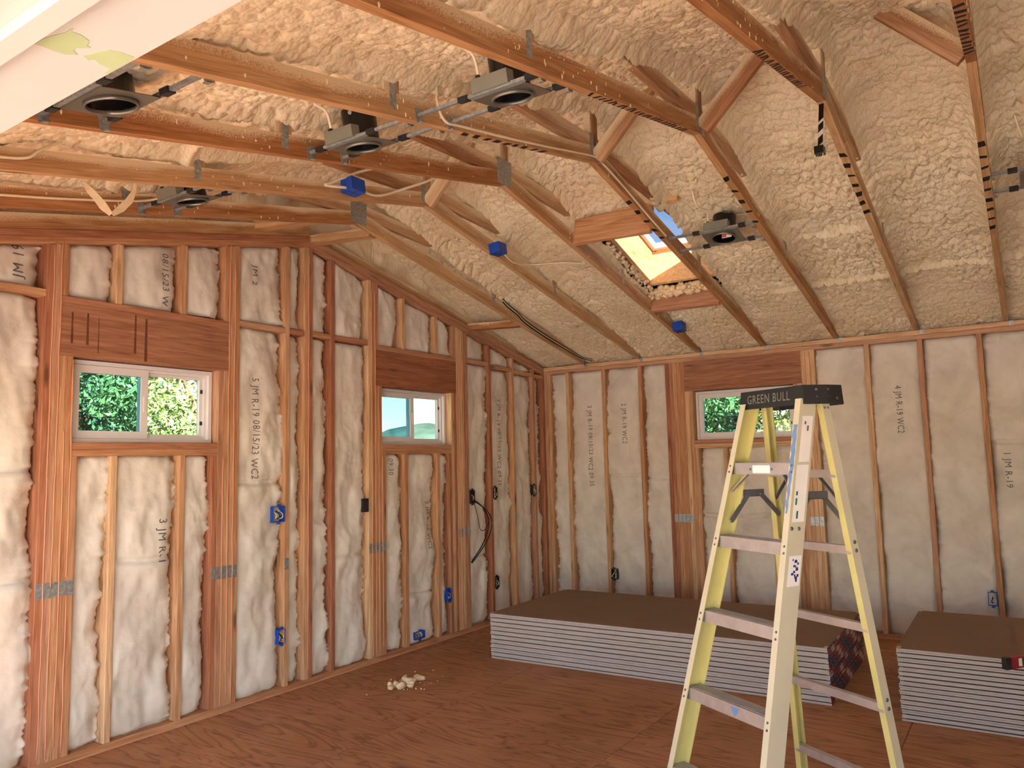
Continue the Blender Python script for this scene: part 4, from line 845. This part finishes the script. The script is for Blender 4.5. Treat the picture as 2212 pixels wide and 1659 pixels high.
# labels and paint on the near rail
fo = FR[1]
def web_label(z0, z1, b0, b1, mat, name='warning_label', off=.0007):
    vs_ = [lp(Uf(z)+off, Wf(z)-b, z) for z, b in ((z0, b0), (z0, b1), (z1, b1), (z1, b0))]; return pymesh(name, vs_, [(0, 1, 2, 3)], mat, fo)
web_label(1.458, 1.632, .018, .072, 'label_white'); web_label(1.238, 1.447, .012, .072, 'label_white'); web_label(1.012, 1.118, .016, .076, 'label_white')
rr = random.Random(3)
for z0, z1, b, m_ in ((1.60, 1.612, .03, 'ink'), (1.575, 1.595, .045, 'ink'), (1.30, 1.325, .02, 'label_green'), (1.335, 1.35, .02, 'label_green'), (1.25, 1.278, .03, 'label_green')): web_label(z0, z1, b, b+.009, m_, 'label_print', .0012)
for i in range(16): z = 1.025+.085*rr.random(); b = .03+.03*rr.random(); web_label(z, z+.008, b, b+rr.uniform(.004, .014), 'label_blue', 'label_print', .0012)
vs_ = []; n_ = 24
for i in range(n_+1):
    z = 1.60-.33*i/n_; vs_ += [lp(Uf(z)-.024+.004*math.sin(i*1.7), Wf(z)+.0006, z), lp(Uf(z)-(.002 if i < 14 else .006+.0006*(i-14))-.003*math.sin(i*2.3)**2, Wf(z)+.0006, z)]
pymesh('paint_smear', vs_, [(2*i, 2*i+1, 2*i+3, 2*i+2) for i in range(n_)], 'blue_paint', fo)

# ================================================================== TREES AND HILL OUTSIDE
def tree(x, y, h, cr, cz, nl, mat, label, seed, leaf=.058):
    g = np.random.default_rng(seed); t = thing('tree', (x, y, -.25), label, 'tree', 'trees outside')
    MB().cyl((x, y, -.25), (x+.1, y, cz), .14, .07, 8).cyl((x+.05, y, cz*.6), (x+cr*.5, y+.2, cz+.4), .06, .03, 6).cyl((x+.05, y, cz*.7), (x-cr*.5, y-.2, cz+.6), .06, .03, 6).build('trunk', 'bark', t)
    nc = 60; C_ = g.normal(size=(nc, 3)); C_ /= np.linalg.norm(C_, axis=1)[:, None]; C_ *= (g.random((nc, 1))**.4)*np.array([cr, cr, h/2]); C_ += np.array([x, y, cz])
    idx = g.integers(0, nc, nl); P = C_[idx]+g.normal(size=(nl, 3))*np.array([.3, .3, .2])*cr/2.2
    a = g.normal(size=(nl, 3)); a /= np.linalg.norm(a, axis=1)[:, None]; b = np.cross(a, g.normal(size=(nl, 3))); b /= np.linalg.norm(b, axis=1)[:, None]
    s = leaf*g.uniform(.6, 1.3, (nl, 1)); V = np.stack([P-a*s, P-b*s*.45, P+a*s, P+b*s*.45], 1).reshape(-1, 3)
    npmesh('crown', V, np.arange(nl*4).reshape(-1, 4), mat, t, False)
tree(.9, -7.6, 5.2, 1.75, 3.0, 15000, 'leaf_green', 'green leafy tree outside the left window, filling its left pane', 1)
tree(-2.3, -9.0, 5.2, 1.75, 3.0, 15000, 'leaf_yellow', 'yellow green leafy tree outside the left window, filling its right pane', 2)
tree(-1.4, -15.5, 7.5, 3.6, 3.8, 14000, 'leaf_dark', 'darker tree standing behind the two trees outside the left window', 3, .10)
tree(-8.0, -1.7, 4.6, 1.5, 2.5, 14000, 'leaf_green', 'green tree outside the right window, left of the ladder top', 4)
tree(-9.0, 1.6, 4.8, 1.6, 2.6, 14000, 'leaf_yellow', 'yellow green tree outside the right window, seen between the ladder rails', 5)
tree(-15.5, -1.2, 7.0, 3.6, 3.2, 14000, 'leaf_dark', 'darker tree behind the two trees outside the right window', 6, .10)
# far wooded hill seen through the middle window
vs_ = []; n_ = 90
for i in range(n_+1):
    a = math.radians(190+70*i/n_); d = 170; hgt = 9.5+2.2*math.sin(a*9)+1.0*math.sin(a*31+1)+.8*random.random()+3.0*max(0, math.cos(a*2.0-.3))
    vs_ += [(d*math.cos(a), d*math.sin(a), -.5), ((d+12)*math.cos(a), (d+12)*math.sin(a), hgt*.7), ((d+25)*math.cos(a), (d+25)*math.sin(a), hgt), ((d+70)*math.cos(a), (d+70)*math.sin(a), -.5)]
pymesh('hill', vs_, [(4*i+j, 4*i+4+j, 4*i+5+j, 4*i+1+j) for i in range(n_) for j in range(3)], 'hill', smooth=True)['kind'] = 'structure'
